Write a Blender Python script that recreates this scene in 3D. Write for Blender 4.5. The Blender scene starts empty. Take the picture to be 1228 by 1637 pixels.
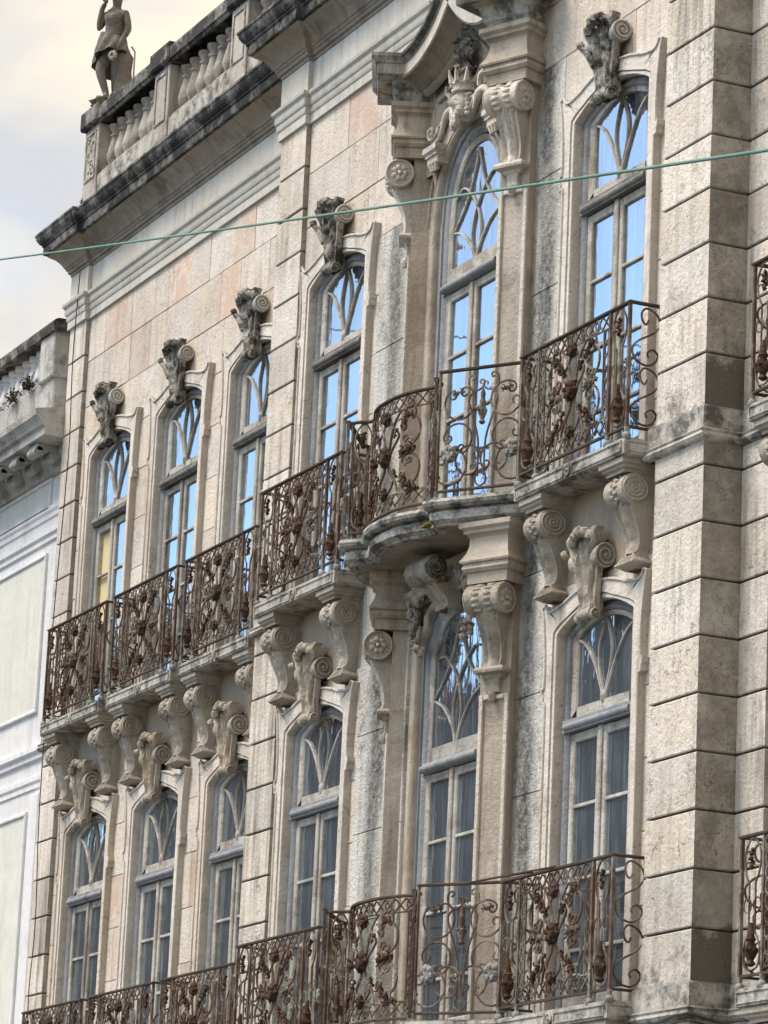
import bpy, bmesh, math, random
from mathutils import Vector, Matrix, noise as mnoise
random.seed(7)
R = math.radians
S = bpy.context.scene
COL = S.collection
# ------------------------------------------------------------------ camera
cam = bpy.data.cameras.new('camera')
co = bpy.data.objects.new('camera', cam); COL.objects.link(co)
S.camera = co
YAW, PITCH, ROLL, FPX = 0.41942371, 0.23970626, 0.04606213, 5931.1
_f = Vector((-math.cos(YAW) * math.cos(PITCH), math.sin(YAW) * math.cos(PITCH), math.sin(PITCH)))
_r = Vector((math.sin(YAW), math.cos(YAW), 0))
_u = _r.cross(_f)
_r2 = _r * math.cos(ROLL) + _u * math.sin(ROLL)
_u2 = _u * math.cos(ROLL) - _r * math.sin(ROLL)
m = Matrix((_r2, _u2, -_f)).transposed().to_4x4()
m.translation = Vector((0, -12.6, 1.6))
co.matrix_world = m
cam.sensor_fit = 'HORIZONTAL'; cam.sensor_width = 36.0
cam.lens = 36.0 * FPX / 1228.0
cam.clip_start = 0.5; cam.clip_end = 2000
# ------------------------------------------------------------------ world
w = bpy.data.worlds.new('World'); S.world = w; w.use_nodes = True
nt = w.node_tree; N = nt.nodes; L = nt.links
for n in list(N): N.remove(n)
SUN_EL, SUN_AZ = 58, 246          # azimuth of the sun, degrees from +X counter-clockwise
out = N.new('ShaderNodeOutputWorld'); bg = N.new('ShaderNodeBackground'); bg.inputs[1].default_value = 0.09
L.new(bg.outputs[0], out.inputs[0])
sky = N.new('ShaderNodeTexSky'); sky.sky_type = 'NISHITA'; sky.sun_disc = False
sky.sun_elevation = R(SUN_EL); sky.sun_rotation = R(90 - SUN_AZ)
sky.air_density = 1.3; sky.dust_density = 0.4; sky.ozone_density = 2.5
tc = N.new('ShaderNodeTexCoord')
mp = N.new('ShaderNodeMapping'); mp.inputs['Scale'].default_value = (1.6, 1.6, 3.2); mp.inputs['Location'].default_value = (0.4, 0.1, 0.35)
L.new(tc.outputs['Generated'], mp.inputs[0])
n1 = N.new('ShaderNodeTexNoise'); n1.inputs['Scale'].default_value = 1.5; n1.inputs['Detail'].default_value = 7; n1.inputs['Roughness'].default_value = 0.55
L.new(mp.outputs[0], n1.inputs['Vector'])
dt = N.new('ShaderNodeVectorMath'); dt.operation = 'DOT_PRODUCT'; dt.inputs[1].default_value = (0.5, 1.25, 0.9)   # the cloud bank stands over the building
L.new(tc.outputs['Generated'], dt.inputs[0])
ma = N.new('ShaderNodeMath'); ma.operation = 'MULTIPLY_ADD'; ma.inputs[1].default_value = 0.55; L.new(dt.outputs['Value'], ma.inputs[0]); L.new(n1.outputs['Fac'], ma.inputs[2])
cr = N.new('ShaderNodeValToRGB'); cr.color_ramp.elements[0].position = 0.10; cr.color_ramp.elements[1].position = 0.44
L.new(ma.outputs[0], cr.inputs[0])
n2 = N.new('ShaderNodeTexNoise'); n2.inputs['Scale'].default_value = 5.0; n2.inputs['Detail'].default_value = 4
L.new(mp.outputs[0], n2.inputs['Vector'])
cc = N.new('ShaderNodeValToRGB'); e = cc.color_ramp.elements
e[0].position = 0.38; e[0].color = (2.55, 2.6, 2.75, 1); e[1].position = 0.62; e[1].color = (4.2, 3.7, 2.85, 1)
sp = N.new('ShaderNodeSeparateXYZ'); L.new(tc.outputs['Generated'], sp.inputs[0])
el = N.new('ShaderNodeMapRange'); el.inputs['From Min'].default_value = 0.24; el.inputs['From Max'].default_value = 0.44; el.inputs['To Min'].default_value = -0.16; el.inputs['To Max'].default_value = 0.16; L.new(sp.outputs['Z'], el.inputs['Value'])
ad = N.new('ShaderNodeMath'); ad.operation = 'ADD'; L.new(n2.outputs['Fac'], ad.inputs[0]); L.new(el.outputs[0], ad.inputs[1])
L.new(ad.outputs[0], cc.inputs[0])
mx = N.new('ShaderNodeMix'); mx.data_type = 'RGBA'
L.new(cr.outputs[0], mx.inputs['Factor']); L.new(sky.outputs[0], mx.inputs['A']); L.new(cc.outputs[0], mx.inputs['B'])
L.new(mx.outputs['Result'], bg.inputs[0])
# ------------------------------------------------------------------ sun (veiled by cloud)
sl = bpy.data.lights.new('sun', 'SUN'); sl.energy = 1.5; sl.angle = R(24); sl.color = (1, 0.90, 0.79)
so = bpy.data.objects.new('sun', sl); COL.objects.link(so)
d = Vector((math.cos(R(SUN_AZ)) * math.cos(R(SUN_EL)), math.sin(R(SUN_AZ)) * math.cos(R(SUN_EL)), math.sin(R(SUN_EL))))
so.rotation_euler = d.to_track_quat('Z', 'Y').to_euler(); so.location = (-20, -30, 40)
# ------------------------------------------------------------------ colour
S.view_settings.view_transform = 'Standard'; S.view_settings.look = 'None'
S.view_settings.exposure = 1.66; S.view_settings.gamma = 1.0; S.view_settings.use_curve_mapping = False
S.render.engine = 'CYCLES'
try:
    S.cycles.max_bounces = 4; S.cycles.diffuse_bounces = 3; S.cycles.glossy_bounces = 2; S.cycles.transparent_max_bounces = 8; S.cycles.use_denoising = True
except Exception: pass

# ================================================================== materials
MATS = {}
def stone(name, c1, c2, grime=(0.05, 0.045, 0.04), g=0.35, streak=0.4, crack=0.5, side=0.0, top=0.0, bump=0.5, rnd=0.12, pit=0.5, patch=None, pa=0.0, gscale=2.2, crackscale=7.0, wide=False, ledge=False):
    """limestone: two tones, pits, cracks, dark streaks run down by rain, dirt settled on tops, soot on the weather side"""
    mt = bpy.data.materials.new(name); mt.use_nodes = True
    t = mt.node_tree; n = t.nodes; l = t.links
    b = n['Principled BSDF']; b.inputs['Roughness'].default_value = 0.9
    b.inputs['Specular IOR Level'].default_value = 0.25
    geo = n.new('ShaderNodeNewGeometry')
    P = geo.outputs['Position']
    def nz(scale, det=5, rough=0.6, sc=None, dist=0.0):
        x = n.new('ShaderNodeTexNoise'); x.inputs['Scale'].default_value = scale; x.inputs['Detail'].default_value = det
        x.inputs['Roughness'].default_value = rough; x.inputs['Distortion'].default_value = dist
        if sc:
            q = n.new('ShaderNodeMapping'); q.inputs['Scale'].default_value = sc; l.new(P, q.inputs[0]); l.new(q.outputs[0], x.inputs['Vector'])
        else: l.new(P, x.inputs['Vector'])
        return x.outputs['Fac']
    def ramp(fac, a, b_, lo=0.0, hi=1.0):
        x = n.new('ShaderNodeMapRange'); x.inputs['From Min'].default_value = a; x.inputs['From Max'].default_value = b_
        x.inputs['To Min'].default_value = lo; x.inputs['To Max'].default_value = hi; l.new(fac, x.inputs['Value']); return x.outputs['Result']
    def mix(f, A, B, mode='MIX'):
        x = n.new('ShaderNodeMix'); x.data_type = 'RGBA'; x.blend_type = mode
        if isinstance(f, (int, float)): x.inputs['Factor'].default_value = f
        else: l.new(f, x.inputs['Factor'])
        for k, v in (('A', A), ('B', B)):
            if isinstance(v, tuple): x.inputs[k].default_value = (*v, 1)
            else: l.new(v, x.inputs[k])
        return x.outputs['Result']
    def mth(op, a, b_=None):
        x = n.new('ShaderNodeMath'); x.operation = op; x.use_clamp = op in ('MULTIPLY', 'ADD', 'MAXIMUM')
        for i, v in enumerate((a, b_)):
            if v is None: continue
            if isinstance(v, (int, float)): x.inputs[i].default_value = v
            else: l.new(v, x.inputs[i])
        return x.outputs[0]
    big = nz(1.7, 4)
    col = mix(ramp(big, 0.36, 0.64), c1, c2)
    mid = nz(9, 6, 0.65)
    col = mix(ramp(mid, 0.35, 0.75, 0, 0.4), col, tuple(x * 0.72 for x in c1))
    if patch:
        pk = nz(2.6, 7, 0.7, dist=0.6)
        col = mix(ramp(pk, 0.56 - 0.1 * pa, 0.6 - 0.1 * pa, 0, min(1, pa)), col, patch)
    col = mix(mth('MULTIPLY', ramp(nz(75, 2, 0.7), 0.42, 0.68, 0.0, 0.30), ramp(nz(2.3, 3), 0.4, 0.62, 0.1, 1.0)), col, tuple(x * 0.55 for x in c1))
    oi = n.new('ShaderNodeObjectInfo')
    v = ramp(oi.outputs['Random'], 0, 1, 1 - rnd, 1 + rnd)
    hv = n.new('ShaderNodeHueSaturation'); l.new(v, hv.inputs['Value']); l.new(col, hv.inputs['Color'])
    s2 = n.new('ShaderNodeMath'); s2.operation = 'PINGPONG'; s2.inputs[1].default_value = 0.37
    l.new(oi.outputs['Random'], s2.inputs[0]); l.new(ramp(s2.outputs[0], 0, 0.37, 0.8, 1.2), hv.inputs['Saturation'])
    col = hv.outputs['Color']
    # pits
    ptn = nz(55, 3, 0.5); pits = ramp(ptn, 0.63, 0.70, 0, pit)
    pm = mth('MULTIPLY', pits, ramp(nz(4, 3), 0.4, 0.6))
    col = mix(pm, col, tuple(x * 0.3 for x in c1))
    # cracks
    vo = n.new('ShaderNodeTexVoronoi'); vo.feature = 'DISTANCE_TO_EDGE'; vo.inputs['Scale'].default_value = crackscale
    dis = n.new('ShaderNodeTexNoise'); dis.inputs['Scale'].default_value = 11; dis.inputs['Detail'].default_value = 5; l.new(P, dis.inputs['Vector'])
    va = n.new('ShaderNodeVectorMath'); va.operation = 'MULTIPLY_ADD'; va.inputs[1].default_value = (0.22, 0.22, 0.22); l.new(dis.outputs['Color'], va.inputs[0]); l.new(P, va.inputs[2])
    l.new(va.outputs[0], vo.inputs['Vector'])
    ck = ramp(vo.outputs['Distance'], 0.0, 0.028, 1, 0)
    oj = n.new('ShaderNodeObjectInfo'); wv = n.new('ShaderNodeMath'); wv.operation = 'FRACT'; wq = n.new('ShaderNodeMath'); wq.operation = 'MULTIPLY'; wq.inputs[1].default_value = 7.31; l.new(oj.outputs['Random'], wq.inputs[0]); l.new(wq.outputs[0], wv.inputs[0])
    ck = mth('MULTIPLY', mth('MULTIPLY', ck, ramp(nz(3.1, 4), 0.47, 0.6, 0, crack)), ramp(wv.outputs[0], 0.25, 0.8, 0.1, 1))
    col = mix(ck, col, tuple(x * 0.22 for x in c1))
    # rain streaks and soot
    st = nz(1.0, 5, 0.62, (9, 9, 0.7)); 
    sf = mth('MULTIPLY', ramp(st, 0.46, 0.68, 0, 1), ramp(nz(0.9, 4), 0.38, 0.62, 0.15, 1.0)); sf = mth('MULTIPLY', sf, streak)
    so_ = mth('MULTIPLY', ramp(nz(gscale, 6, 0.72), 0.62 - 0.3 * g, 0.74 - 0.22 * g), min(1, 0.25 + g))
    sep = n.new('ShaderNodeSeparateXYZ'); l.new(geo.outputs['True Normal'], sep.inputs[0])
    gf = mth('MAXIMUM', sf, so_)
    if wide:     # two soot-black runs of rain water, one each side of the bow
        sx = n.new('ShaderNodeSeparateXYZ'); l.new(P, sx.inputs[0]); wob = ramp(nz(1.0, 4, 0.6, (2, 2, 0.5)), 0.3, 0.7, -0.10, 0.10); mot = ramp(nz(13, 7, 0.8), 0.33, 0.58, 0.45, 1.0)
        for xc, hw_ in ((-25.36, 0.19), (-28.20, 0.19)):
            d_ = n.new('ShaderNodeMath'); d_.operation = 'ADD'; l.new(sx.outputs['X'], d_.inputs[0]); l.new(wob, d_.inputs[1])
            e_ = n.new('ShaderNodeMath'); e_.operation = 'SUBTRACT'; l.new(d_.outputs[0], e_.inputs[0]); e_.inputs[1].default_value = xc
            f_ = n.new('ShaderNodeMath'); f_.operation = 'ABSOLUTE'; l.new(e_.outputs[0], f_.inputs[0])
            bd_ = mth('MULTIPLY', ramp(f_.outputs[0], hw_ * 0.35, hw_ * 1.15, 1, 0), ramp(nz(1.0, 3, 0.5, (1, 1, 0.6)), 0.3, 0.55, 0.6, 1.0))
            gf = mth('MAXIMUM', gf, mth('MULTIPLY', bd_, mot))
    if ledge:    # black growth where water splashes up above the two string courses
        sz = n.new('ShaderNodeSeparateXYZ'); l.new(P, sz.inputs[0]); pn = nz(4.5, 7, 0.75)
        for zl in (8.60, 4.47):
            a_ = mth('MULTIPLY', ramp(sz.outputs['Z'], zl - 0.02, zl + 0.02, 0, 1), ramp(sz.outputs['Z'], zl + 0.1, zl + 1.15, 1, 0))
            a_ = mth('MULTIPLY', a_, ramp(sep.outputs['X'], 0.3, 0.8, 0.55, 1.0))
            sm = n.new('ShaderNodeMath'); sm.operation = 'ADD'; l.new(a_, sm.inputs[0]); l.new(pn, sm.inputs[1])
            gf = mth('MAXIMUM', gf, mth('MULTIPLY', ramp(sm.outputs[0], 0.92, 1.12, 0, 1), 0.9))
    if side > 0:
        sd = mth('MULTIPLY', ramp(sep.outputs['X'], 0.35, 0.8, 0, 1), ramp(nz(3.5, 8, 0.75), 0.35, 0.62, 0.42 * side, side))
        gf = mth('MAXIMUM', gf, sd)
    if top > 0:
        tp = mth('MULTIPLY', ramp(sep.outputs['Z'], 0.3, 0.8, 0, 1), ramp(nz(6, 6, 0.7), 0.3, 0.6, 0.4 * top, top))
        gf = mth('MAXIMUM', gf, tp)
    col = mix(gf, col, grime)
    l.new(col, b.inputs['Base Color'])
    # relief
    h = mth('SUBTRACT', mth('ADD', mth('MULTIPLY', nz(28, 4, 0.7), 0.6), mth('MULTIPLY', mid, 0.35)), mth('MULTIPLY', ck, 0.6))
    h = mth('SUBTRACT', h, mth('MULTIPLY', pm, 0.8))
    bp = n.new('ShaderNodeBump'); bp.inputs['Strength'].default_value = bump; bp.inputs['Distance'].default_value = 0.045
    l.new(h, bp.inputs['Height']); l.new(bp.outputs[0], b.inputs['Normal'])
    MATS[name] = mt; return mt

WHITE_ = (0.56, 0.51, 0.44)
stone('slab_stone', (0.66, 0.585, 0.50), (0.73, 0.66, 0.585), g=0.14, streak=0.6, crack=0.6, rnd=0.08, grime=(0.22, 0.20, 0.165), bump=0.6, pit=1.0, patch=(0.65, 0.545, 0.455), pa=0.25)
stone('pink_stone', (0.60, 0.50, 0.42), (0.65, 0.575, 0.49), g=0.10, streak=0.35, crack=0.8, rnd=0.10, grime=(0.2, 0.16, 0.13), patch=(0.58, 0.41, 0.33), pa=0.75)
stone('stained_stone', (0.70, 0.68, 0.64), (0.63, 0.61, 0.57), g=0.42, streak=0.6, crack=0.6, rnd=0.05, grime=(0.05, 0.05, 0.05), gscale=1.6, bump=0.9, wide=True)
stone('quoin_stone', (0.67, 0.60, 0.515), (0.74, 0.675, 0.595), g=0.2, streak=0.75, crack=0.75, side=0.75, rnd=0.17, grime=(0.085, 0.077, 0.062), pit=1.0, patch=(0.68, 0.66, 0.62), pa=0.45, bump=0.6, ledge=True)
stone('casing_stone', (0.68, 0.615, 0.54), (0.75, 0.69, 0.62), g=0.2, streak=0.6, crack=0.6, side=0.45, top=0.5, rnd=0.05, grime=(0.17, 0.14, 0.105), bump=0.6, pit=0.8)
stone('frieze_stone', (0.56, 0.53, 0.475), (0.62, 0.60, 0.55), g=0.12, streak=0.5, crack=0.2, rnd=0.06, grime=(0.2, 0.185, 0.165), bump=0.3)
stone('black_stone', (0.30, 0.285, 0.265), (0.38, 0.365, 0.34), g=0.92, streak=0.9, crack=0.3, top=0.9, rnd=0.08, grime=(0.045, 0.043, 0.042), gscale=3.5)
stone('soffit_shade_stone', (0.31, 0.27, 0.22), (0.37, 0.32, 0.265), g=0.4, streak=0.4, crack=0.3, rnd=0.08, grime=(0.09, 0.08, 0.07))  # base colour darkened to deepen the underside shade of cornices and bow balcony
stone('balcony_stone', (0.50, 0.475, 0.43), (0.58, 0.555, 0.51), g=0.62, streak=0.85, crack=0.3, top=0.8, rnd=0.08, grime=(0.065, 0.06, 0.055), gscale=5)
stone('crust_stone', (0.62, 0.60, 0.56), (0.5, 0.48, 0.44), g=0.62, streak=0.6, crack=0.3, top=0.95, rnd=0.0, grime=(0.04, 0.04, 0.04), gscale=6, bump=1.0)
stone('bay_stone', (0.42, 0.36, 0.29), (0.56, 0.495, 0.42), g=0.36, streak=0.75, crack=0.25, top=0.5, rnd=0.06, grime=(0.15, 0.115, 0.08), bump=0.45)
stone('console_stone', (0.42, 0.375, 0.315), (0.52, 0.475, 0.41), g=0.34, streak=0.5, crack=0.2, top=0.7, rnd=0.10, grime=(0.13, 0.105, 0.08), bump=0.7)
stone('keystone_dark', (0.52, 0.49, 0.435), (0.40, 0.37, 0.33), g=0.76, streak=0.7, crack=0.2, top=0.6, rnd=0.10, grime=(0.055, 0.05, 0.045), gscale=7, bump=0.9)
stone('keystone_brown', (0.45, 0.39, 0.32), (0.54, 0.48, 0.40), g=0.38, streak=0.5, crack=0.2, top=0.5, rnd=0.08, grime=(0.10, 0.085, 0.065), gscale=6, bump=0.8)
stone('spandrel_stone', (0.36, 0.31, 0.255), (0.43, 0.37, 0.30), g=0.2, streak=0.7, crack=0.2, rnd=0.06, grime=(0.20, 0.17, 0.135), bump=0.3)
stone('baluster_stone', (0.44, 0.40, 0.355), (0.52, 0.48, 0.43), g=0.5, streak=0.8, crack=0.1, top=0.7, rnd=0.10, grime=(0.1, 0.092, 0.085))
stone('statue_stone', (0.22, 0.20, 0.18), (0.15, 0.14, 0.13), g=0.6, streak=0.8, crack=0.1, rnd=0.0, grime=(0.12, 0.105, 0.09), gscale=8)
stone('white_render', (0.72, 0.725, 0.74), (0.76, 0.765, 0.775), g=0.2, streak=0.5, crack=0.15, rnd=0.03, grime=(0.42, 0.42, 0.42), bump=0.2)
stone('cream_render', (0.72, 0.715, 0.66), (0.68, 0.68, 0.635), g=0.15, streak=0.45, crack=0.15, rnd=0.03, grime=(0.42, 0.42, 0.36), bump=0.2)
stone('grey_render', (0.46, 0.45, 0.43), (0.57, 0.56, 0.54), g=0.5, streak=0.6, crack=0.2, rnd=0.03, grime=(0.14, 0.13, 0.12), bump=0.6)
stone('rubble_core', (0.4, 0.36, 0.3), (0.45, 0.4, 0.34), rnd=0)
stone('cobble', (0.22, 0.21, 0.2), (0.28, 0.27, 0.25), rnd=0)
stone('asphalt', (0.05, 0.05, 0.05), (0.06, 0.06, 0.06), rnd=0)
stone('house_render', (0.155, 0.185, 0.215), (0.21, 0.24, 0.275), rnd=0.3)
stone('roof_tile', (0.25, 0.11, 0.07), (0.3, 0.14, 0.09), rnd=0.1)
# paint on old wood
stone('grey_wood', (0.255, 0.27, 0.295), (0.32, 0.335, 0.36), g=0.25, streak=0.8, crack=0.2, rnd=0.05, grime=(0.10, 0.095, 0.09), bump=0.5, patch=(0.40, 0.39, 0.36), pa=0.35)
stone('sash_wood', (0.56, 0.54, 0.50), (0.48, 0.45, 0.40), g=0.3, streak=0.9, crack=0.2, rnd=0.08, grime=(0.12, 0.095, 0.075), bump=0.6, patch=(0.24, 0.19, 0.15), pa=0.5)
stone('dark_wood', (0.20, 0.19, 0.18), (0.27, 0.26, 0.25), g=0.5, streak=0.8, crack=0.2, rnd=0.05, grime=(0.06, 0.055, 0.05), bump=0.6)
# iron
stone('iron', (0.30, 0.28, 0.25), (0.17, 0.145, 0.12), g=0.6, streak=0.3, crack=0.0, rnd=0.12, grime=(0.085, 0.05, 0.033), gscale=9, pit=0.2, bump=0.6, patch=(0.105, 0.053, 0.035), pa=0.78)
stone('dark_iron', (0.07, 0.055, 0.048), (0.11, 0.075, 0.055), g=0.3, streak=0.2, crack=0.0, rnd=0.1, grime=(0.03, 0.025, 0.022), gscale=9, pit=0.2)
stone('rust', (0.10, 0.052, 0.036), (0.06, 0.036, 0.028), g=0.4, streak=0.0, crack=0.0, rnd=0.2, grime=(0.05, 0.028, 0.02), gscale=12, bump=1.0, patch=(0.20, 0.14, 0.10), pa=0.4)
stone('lead_grey', (0.28, 0.27, 0.26), (0.34, 0.33, 0.32), g=0.4, streak=0, crack=0, rnd=0.05, grime=(0.1, 0.095, 0.09), gscale=12)
stone('leaf_green', (0.05, 0.06, 0.025), (0.09, 0.085, 0.04), g=0.0, streak=0, crack=0, rnd=0.3, pit=0)
stone('dry_twig', (0.06, 0.05, 0.04), (0.09, 0.075, 0.05), g=0.0, streak=0, crack=0, rnd=0.3, pit=0)
stone('moss_yellow', (0.24, 0.18, 0.06), (0.17, 0.14, 0.06), g=0.2, streak=0, crack=0, rnd=0.1, bump=1.0)
def plain(name, c, rough=0.5, spec=0.5):
    mt = bpy.data.materials.new(name); mt.use_nodes = True
    b = mt.node_tree.nodes['Principled BSDF']; b.inputs['Base Color'].default_value = (*c, 1); b.inputs['Roughness'].default_value = rough
    b.inputs['Specular IOR Level'].default_value = spec; MATS[name] = mt; return mt
stone('cable_green', (0.17, 0.31, 0.265), (0.13, 0.24, 0.21), g=0.2, streak=0.3, crack=0, rnd=0, grime=(0.07, 0.10, 0.09), bump=0.1)
plain('cable_black', (0.03, 0.028, 0.026), 0.6)
plain('room_dark', (0.10, 0.10, 0.10), 0.9)
plain('blind_cream', (0.62, 0.52, 0.28), 0.8)
plain('board_brown', (0.16, 0.10, 0.085), 0.8)
plain('plastic_film', (0.62, 0.66, 0.72), 0.35)
def curtain_mat():
    mt = bpy.data.materials.new('curtain'); mt.use_nodes = True; t = mt.node_tree; n = t.nodes; l = t.links
    b = n['Principled BSDF']; b.inputs['Base Color'].default_value = (0.7, 0.74, 0.8, 1); b.inputs['Roughness'].default_value = 0.9
    MATS['curtain'] = mt
curtain_mat()
def glass(name, gl, tint, wav):
    """old wavy window glass, seen at a shallow angle: reflects most of what stands opposite"""
    mt = bpy.data.materials.new(name); mt.use_nodes = True; t = mt.node_tree; n = t.nodes; l = t.links
    for x in list(n): n.remove(x)
    o = n.new('ShaderNodeOutputMaterial'); a = n.new('ShaderNodeBsdfGlossy'); a.inputs['Roughness'].default_value = 0.02; a.inputs['Color'].default_value = (0.68, 0.78, 0.90, 1)
    tr = n.new('ShaderNodeBsdfTransparent'); tr.inputs[0].default_value = (*tint, 1)
    df = n.new('ShaderNodeBsdfDiffuse'); df.inputs[0].default_value = (0.33, 0.37, 0.42, 1)
    geo = n.new('ShaderNodeNewGeometry')
    q = n.new('ShaderNodeMapping'); q.inputs['Scale'].default_value = (5, 5, 0.9); l.new(geo.outputs['Position'], q.inputs[0])
    nz = n.new('ShaderNodeTexNoise'); nz.inputs['Scale'].default_value = 1.6; nz.inputs['Detail'].default_value = 3; l.new(q.outputs[0], nz.inputs['Vector'])
    bp = n.new('ShaderNodeBump'); bp.inputs['Strength'].default_value = wav; bp.inputs['Distance'].default_value = 0.02; l.new(nz.outputs['Fac'], bp.inputs['Height']); l.new(bp.outputs[0], a.inputs['Normal'])
    q2 = n.new('ShaderNodeMapping'); q2.inputs['Scale'].default_value = (14, 14, 1.2); l.new(geo.outputs['Position'], q2.inputs[0])
    n2 = n.new('ShaderNodeTexNoise'); n2.inputs['Scale'].default_value = 1.5; n2.inputs['Detail'].default_value = 5; l.new(q2.outputs[0], n2.inputs['Vector'])
    mr = n.new('ShaderNodeMapRange'); mr.inputs['From Min'].default_value = 0.45; mr.inputs['From Max'].default_value = 0.75; mr.inputs['To Min'].default_value = 0.22; mr.inputs['To Max'].default_value = 0.62; l.new(n2.outputs['Fac'], mr.inputs['Value'])
    m0 = n.new('ShaderNodeMixShader'); l.new(mr.outputs[0], m0.inputs[0]); l.new(tr.outputs[0], m0.inputs[1]); l.new(df.outputs[0], m0.inputs[2])     # dust on the pane
    m1 = n.new('ShaderNodeMixShader'); m1.inputs[0].default_value = gl
    l.new(m0.outputs[0], m1.inputs[1]); l.new(a.outputs[0], m1.inputs[2]); l.new(m1.outputs[0], o.inputs[0])
    MATS[name] = mt
glass('window_glass', 0.62, (0.60, 0.68, 0.75), 0.16)

# ================================================================== mesh helpers
class MB:
    def __init__(s): s.v = []; s.f = []
    def add(s, vs, fs):
        o = len(s.v); s.v += [tuple(p) for p in vs]; s.f += [tuple(i + o for i in q) for q in fs]; return s
    def box(s, x0, x1, y0, y1, z0, z1, c=0.0):
        if c <= 0:
            return s.add([(x0, y0, z0), (x1, y0, z0), (x1, y1, z0), (x0, y1, z0), (x0, y0, z1), (x1, y0, z1), (x1, y1, z1), (x0, y1, z1)],
                         [(0, 3, 2, 1), (4, 5, 6, 7), (0, 1, 5, 4), (1, 2, 6, 5), (2, 3, 7, 6), (3, 0, 4, 7)])
        # front edges chamfered (towards -y)
        vs = [(x0, y0 + c, z0), (x1, y0 + c, z0), (x1, y1, z0), (x0, y1, z0), (x0, y0 + c, z1), (x1, y0 + c, z1), (x1, y1, z1), (x0, y1, z1),
              (x0 + c, y0, z0 + c), (x1 - c, y0, z0 + c), (x1 - c, y0, z1 - c), (x0 + c, y0, z1 - c)]
        return s.add(vs, [(0, 3, 2, 1), (4, 5, 6, 7), (8, 9, 10, 11), (0, 1, 9, 8), (1, 5, 10, 9), (5, 4, 11, 10), (4, 0, 8, 11), (1, 2, 6, 5), (2, 3, 7, 6), (3, 0, 4, 7)])
    def grid(s, P, closed_u=False, closed_v=False):
        nu = len(P); nv = len(P[0]); o = len(s.v)
        for r in P: s.v += [tuple(p) for p in r]
        for i in range(nu if closed_u else nu - 1):
            for j in range(nv if closed_v else nv - 1):
                a = o + i * nv + j; b = o + ((i + 1) % nu) * nv + j; c = o + ((i + 1) % nu) * nv + (j + 1) % nv; dd = o + i * nv + (j + 1) % nv
                s.f.append((a, b, c, dd))
        return s
    def cap(s, pts, flip=False):
        o = len(s.v); s.v += [tuple(p) for p in pts]; q = tuple(range(o, o + len(pts))); s.f.append(q[::-1] if flip else q); return s
    def tube(s, path, r, n=5, flat=None, ends=True):
        path = [Vector(p) for p in path]; rings = []
        up = None
        for i, p in enumerate(path):
            t = (path[min(i + 1, len(path) - 1)] - path[max(i - 1, 0)]).normalized()
            if up is None:
                up = Vector((0, -1, 0)) if abs(t.y) < 0.9 else Vector((1, 0, 0))
            a = (up - t * up.dot(t)).normalized(); b = t.cross(a); up = a
            rr = r(i / (len(path) - 1)) if callable(r) else r
            fa = flat or 1.0
            rings.append([p + a * math.cos(2 * math.pi * k / n + math.pi / n) * rr * fa + b * math.sin(2 * math.pi * k / n + math.pi / n) * rr for k in range(n)])
        s.grid(rings, closed_v=True)
        if ends: s.cap(rings[0]); s.cap(rings[-1], True)
        return s
    def lathe(s, prof, base=(0, 0, 0), n=14, axis='z'):
        rings = []
        for r, h in prof:
            ring = []
            for k in range(n):
                a = 2 * math.pi * k / n
                if axis == 'z': p = (base[0] + r * math.cos(a), base[1] + r * math.sin(a), base[2] + h)
                elif axis == 'x': p = (base[0] + h, base[1] + r * math.cos(a), base[2] + r * math.sin(a))
                else: p = (base[0] + r * math.cos(a), base[1] + h, base[2] + r * math.sin(a))
                ring.append(p)
            rings.append(ring)
        s.grid(rings, closed_v=True); s.cap(rings[0], True); s.cap(rings[-1]); return s
    def sweep(s, prof, path, closed=False, ends=True):
        """prof: list of (out, z); path: plan polyline travelled with the outside on its right hand side"""
        n = len(path); P = [Vector((p[0], p[1], 0)) for p in path]; rings = []
        for i in range(n):
            ds = []
            if i > 0 or closed: ds.append((P[i] - P[i - 1]).normalized())
            if i < n - 1 or closed: ds.append((P[(i + 1) % n] - P[i]).normalized())
            ns = [Vector((q.y, -q.x, 0)) for q in ds]
            if len(ns) == 2:
                mtr = (ns[0] + ns[1]); mtr.normalize(); k = 1 / max(0.3, mtr.dot(ns[0])); nn = mtr * k
            else: nn = ns[0]
            rings.append([(P[i].x + nn.x * o, P[i].y + nn.y * o, z) for o, z in prof])
        s.grid(rings, closed_u=closed)
        if ends and not closed: s.cap(rings[0]); s.cap(rings[-1], True)
        return s
    def blob(s, c, rx, ry, rz, rough=0.0, nu=8, nv=6, seed=0, lobes=0, lob=0.0):
        rings = []
        for i in range(nv + 1):
            th = math.pi * i / nv; ring = []
            for k in range(nu):
                a = 2 * math.pi * k / nu
                dv = Vector((math.sin(th) * math.cos(a), math.sin(th) * math.sin(a), math.cos(th)))
                q = 1 + rough * mnoise.noise(dv * 2.3 + Vector((seed, seed * 1.7, 0)))
                if lobes: q += lob * math.cos(lobes * math.atan2(dv.z, dv.x)) * (1 - dv.y * dv.y)
                ring.append((c[0] + dv.x * rx * q, c[1] + dv.y * ry * q, c[2] + dv.z * rz * q))
            rings.append(ring)
        return s.grid(rings, closed_v=True)
    def xf(s, M, i0=0):
        for i in range(i0, len(s.v)): s.v[i] = tuple(M @ Vector(s.v[i]))
        return s
    def mesh(s, name, mat, smooth=35):
        me = bpy.data.meshes.new(name); me.from_pydata(s.v, [], s.f); me.update()
        bm = bmesh.new(); bm.from_mesh(me)
        bmesh.ops.recalc_face_normals(bm, faces=bm.faces); bm.to_mesh(me); bm.free()
        me.materials.append(MATS[mat])
        if smooth:
            me.polygons.foreach_set('use_smooth', [True] * len(me.polygons)); me.set_sharp_from_angle(angle=R(smooth))
        return me
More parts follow.
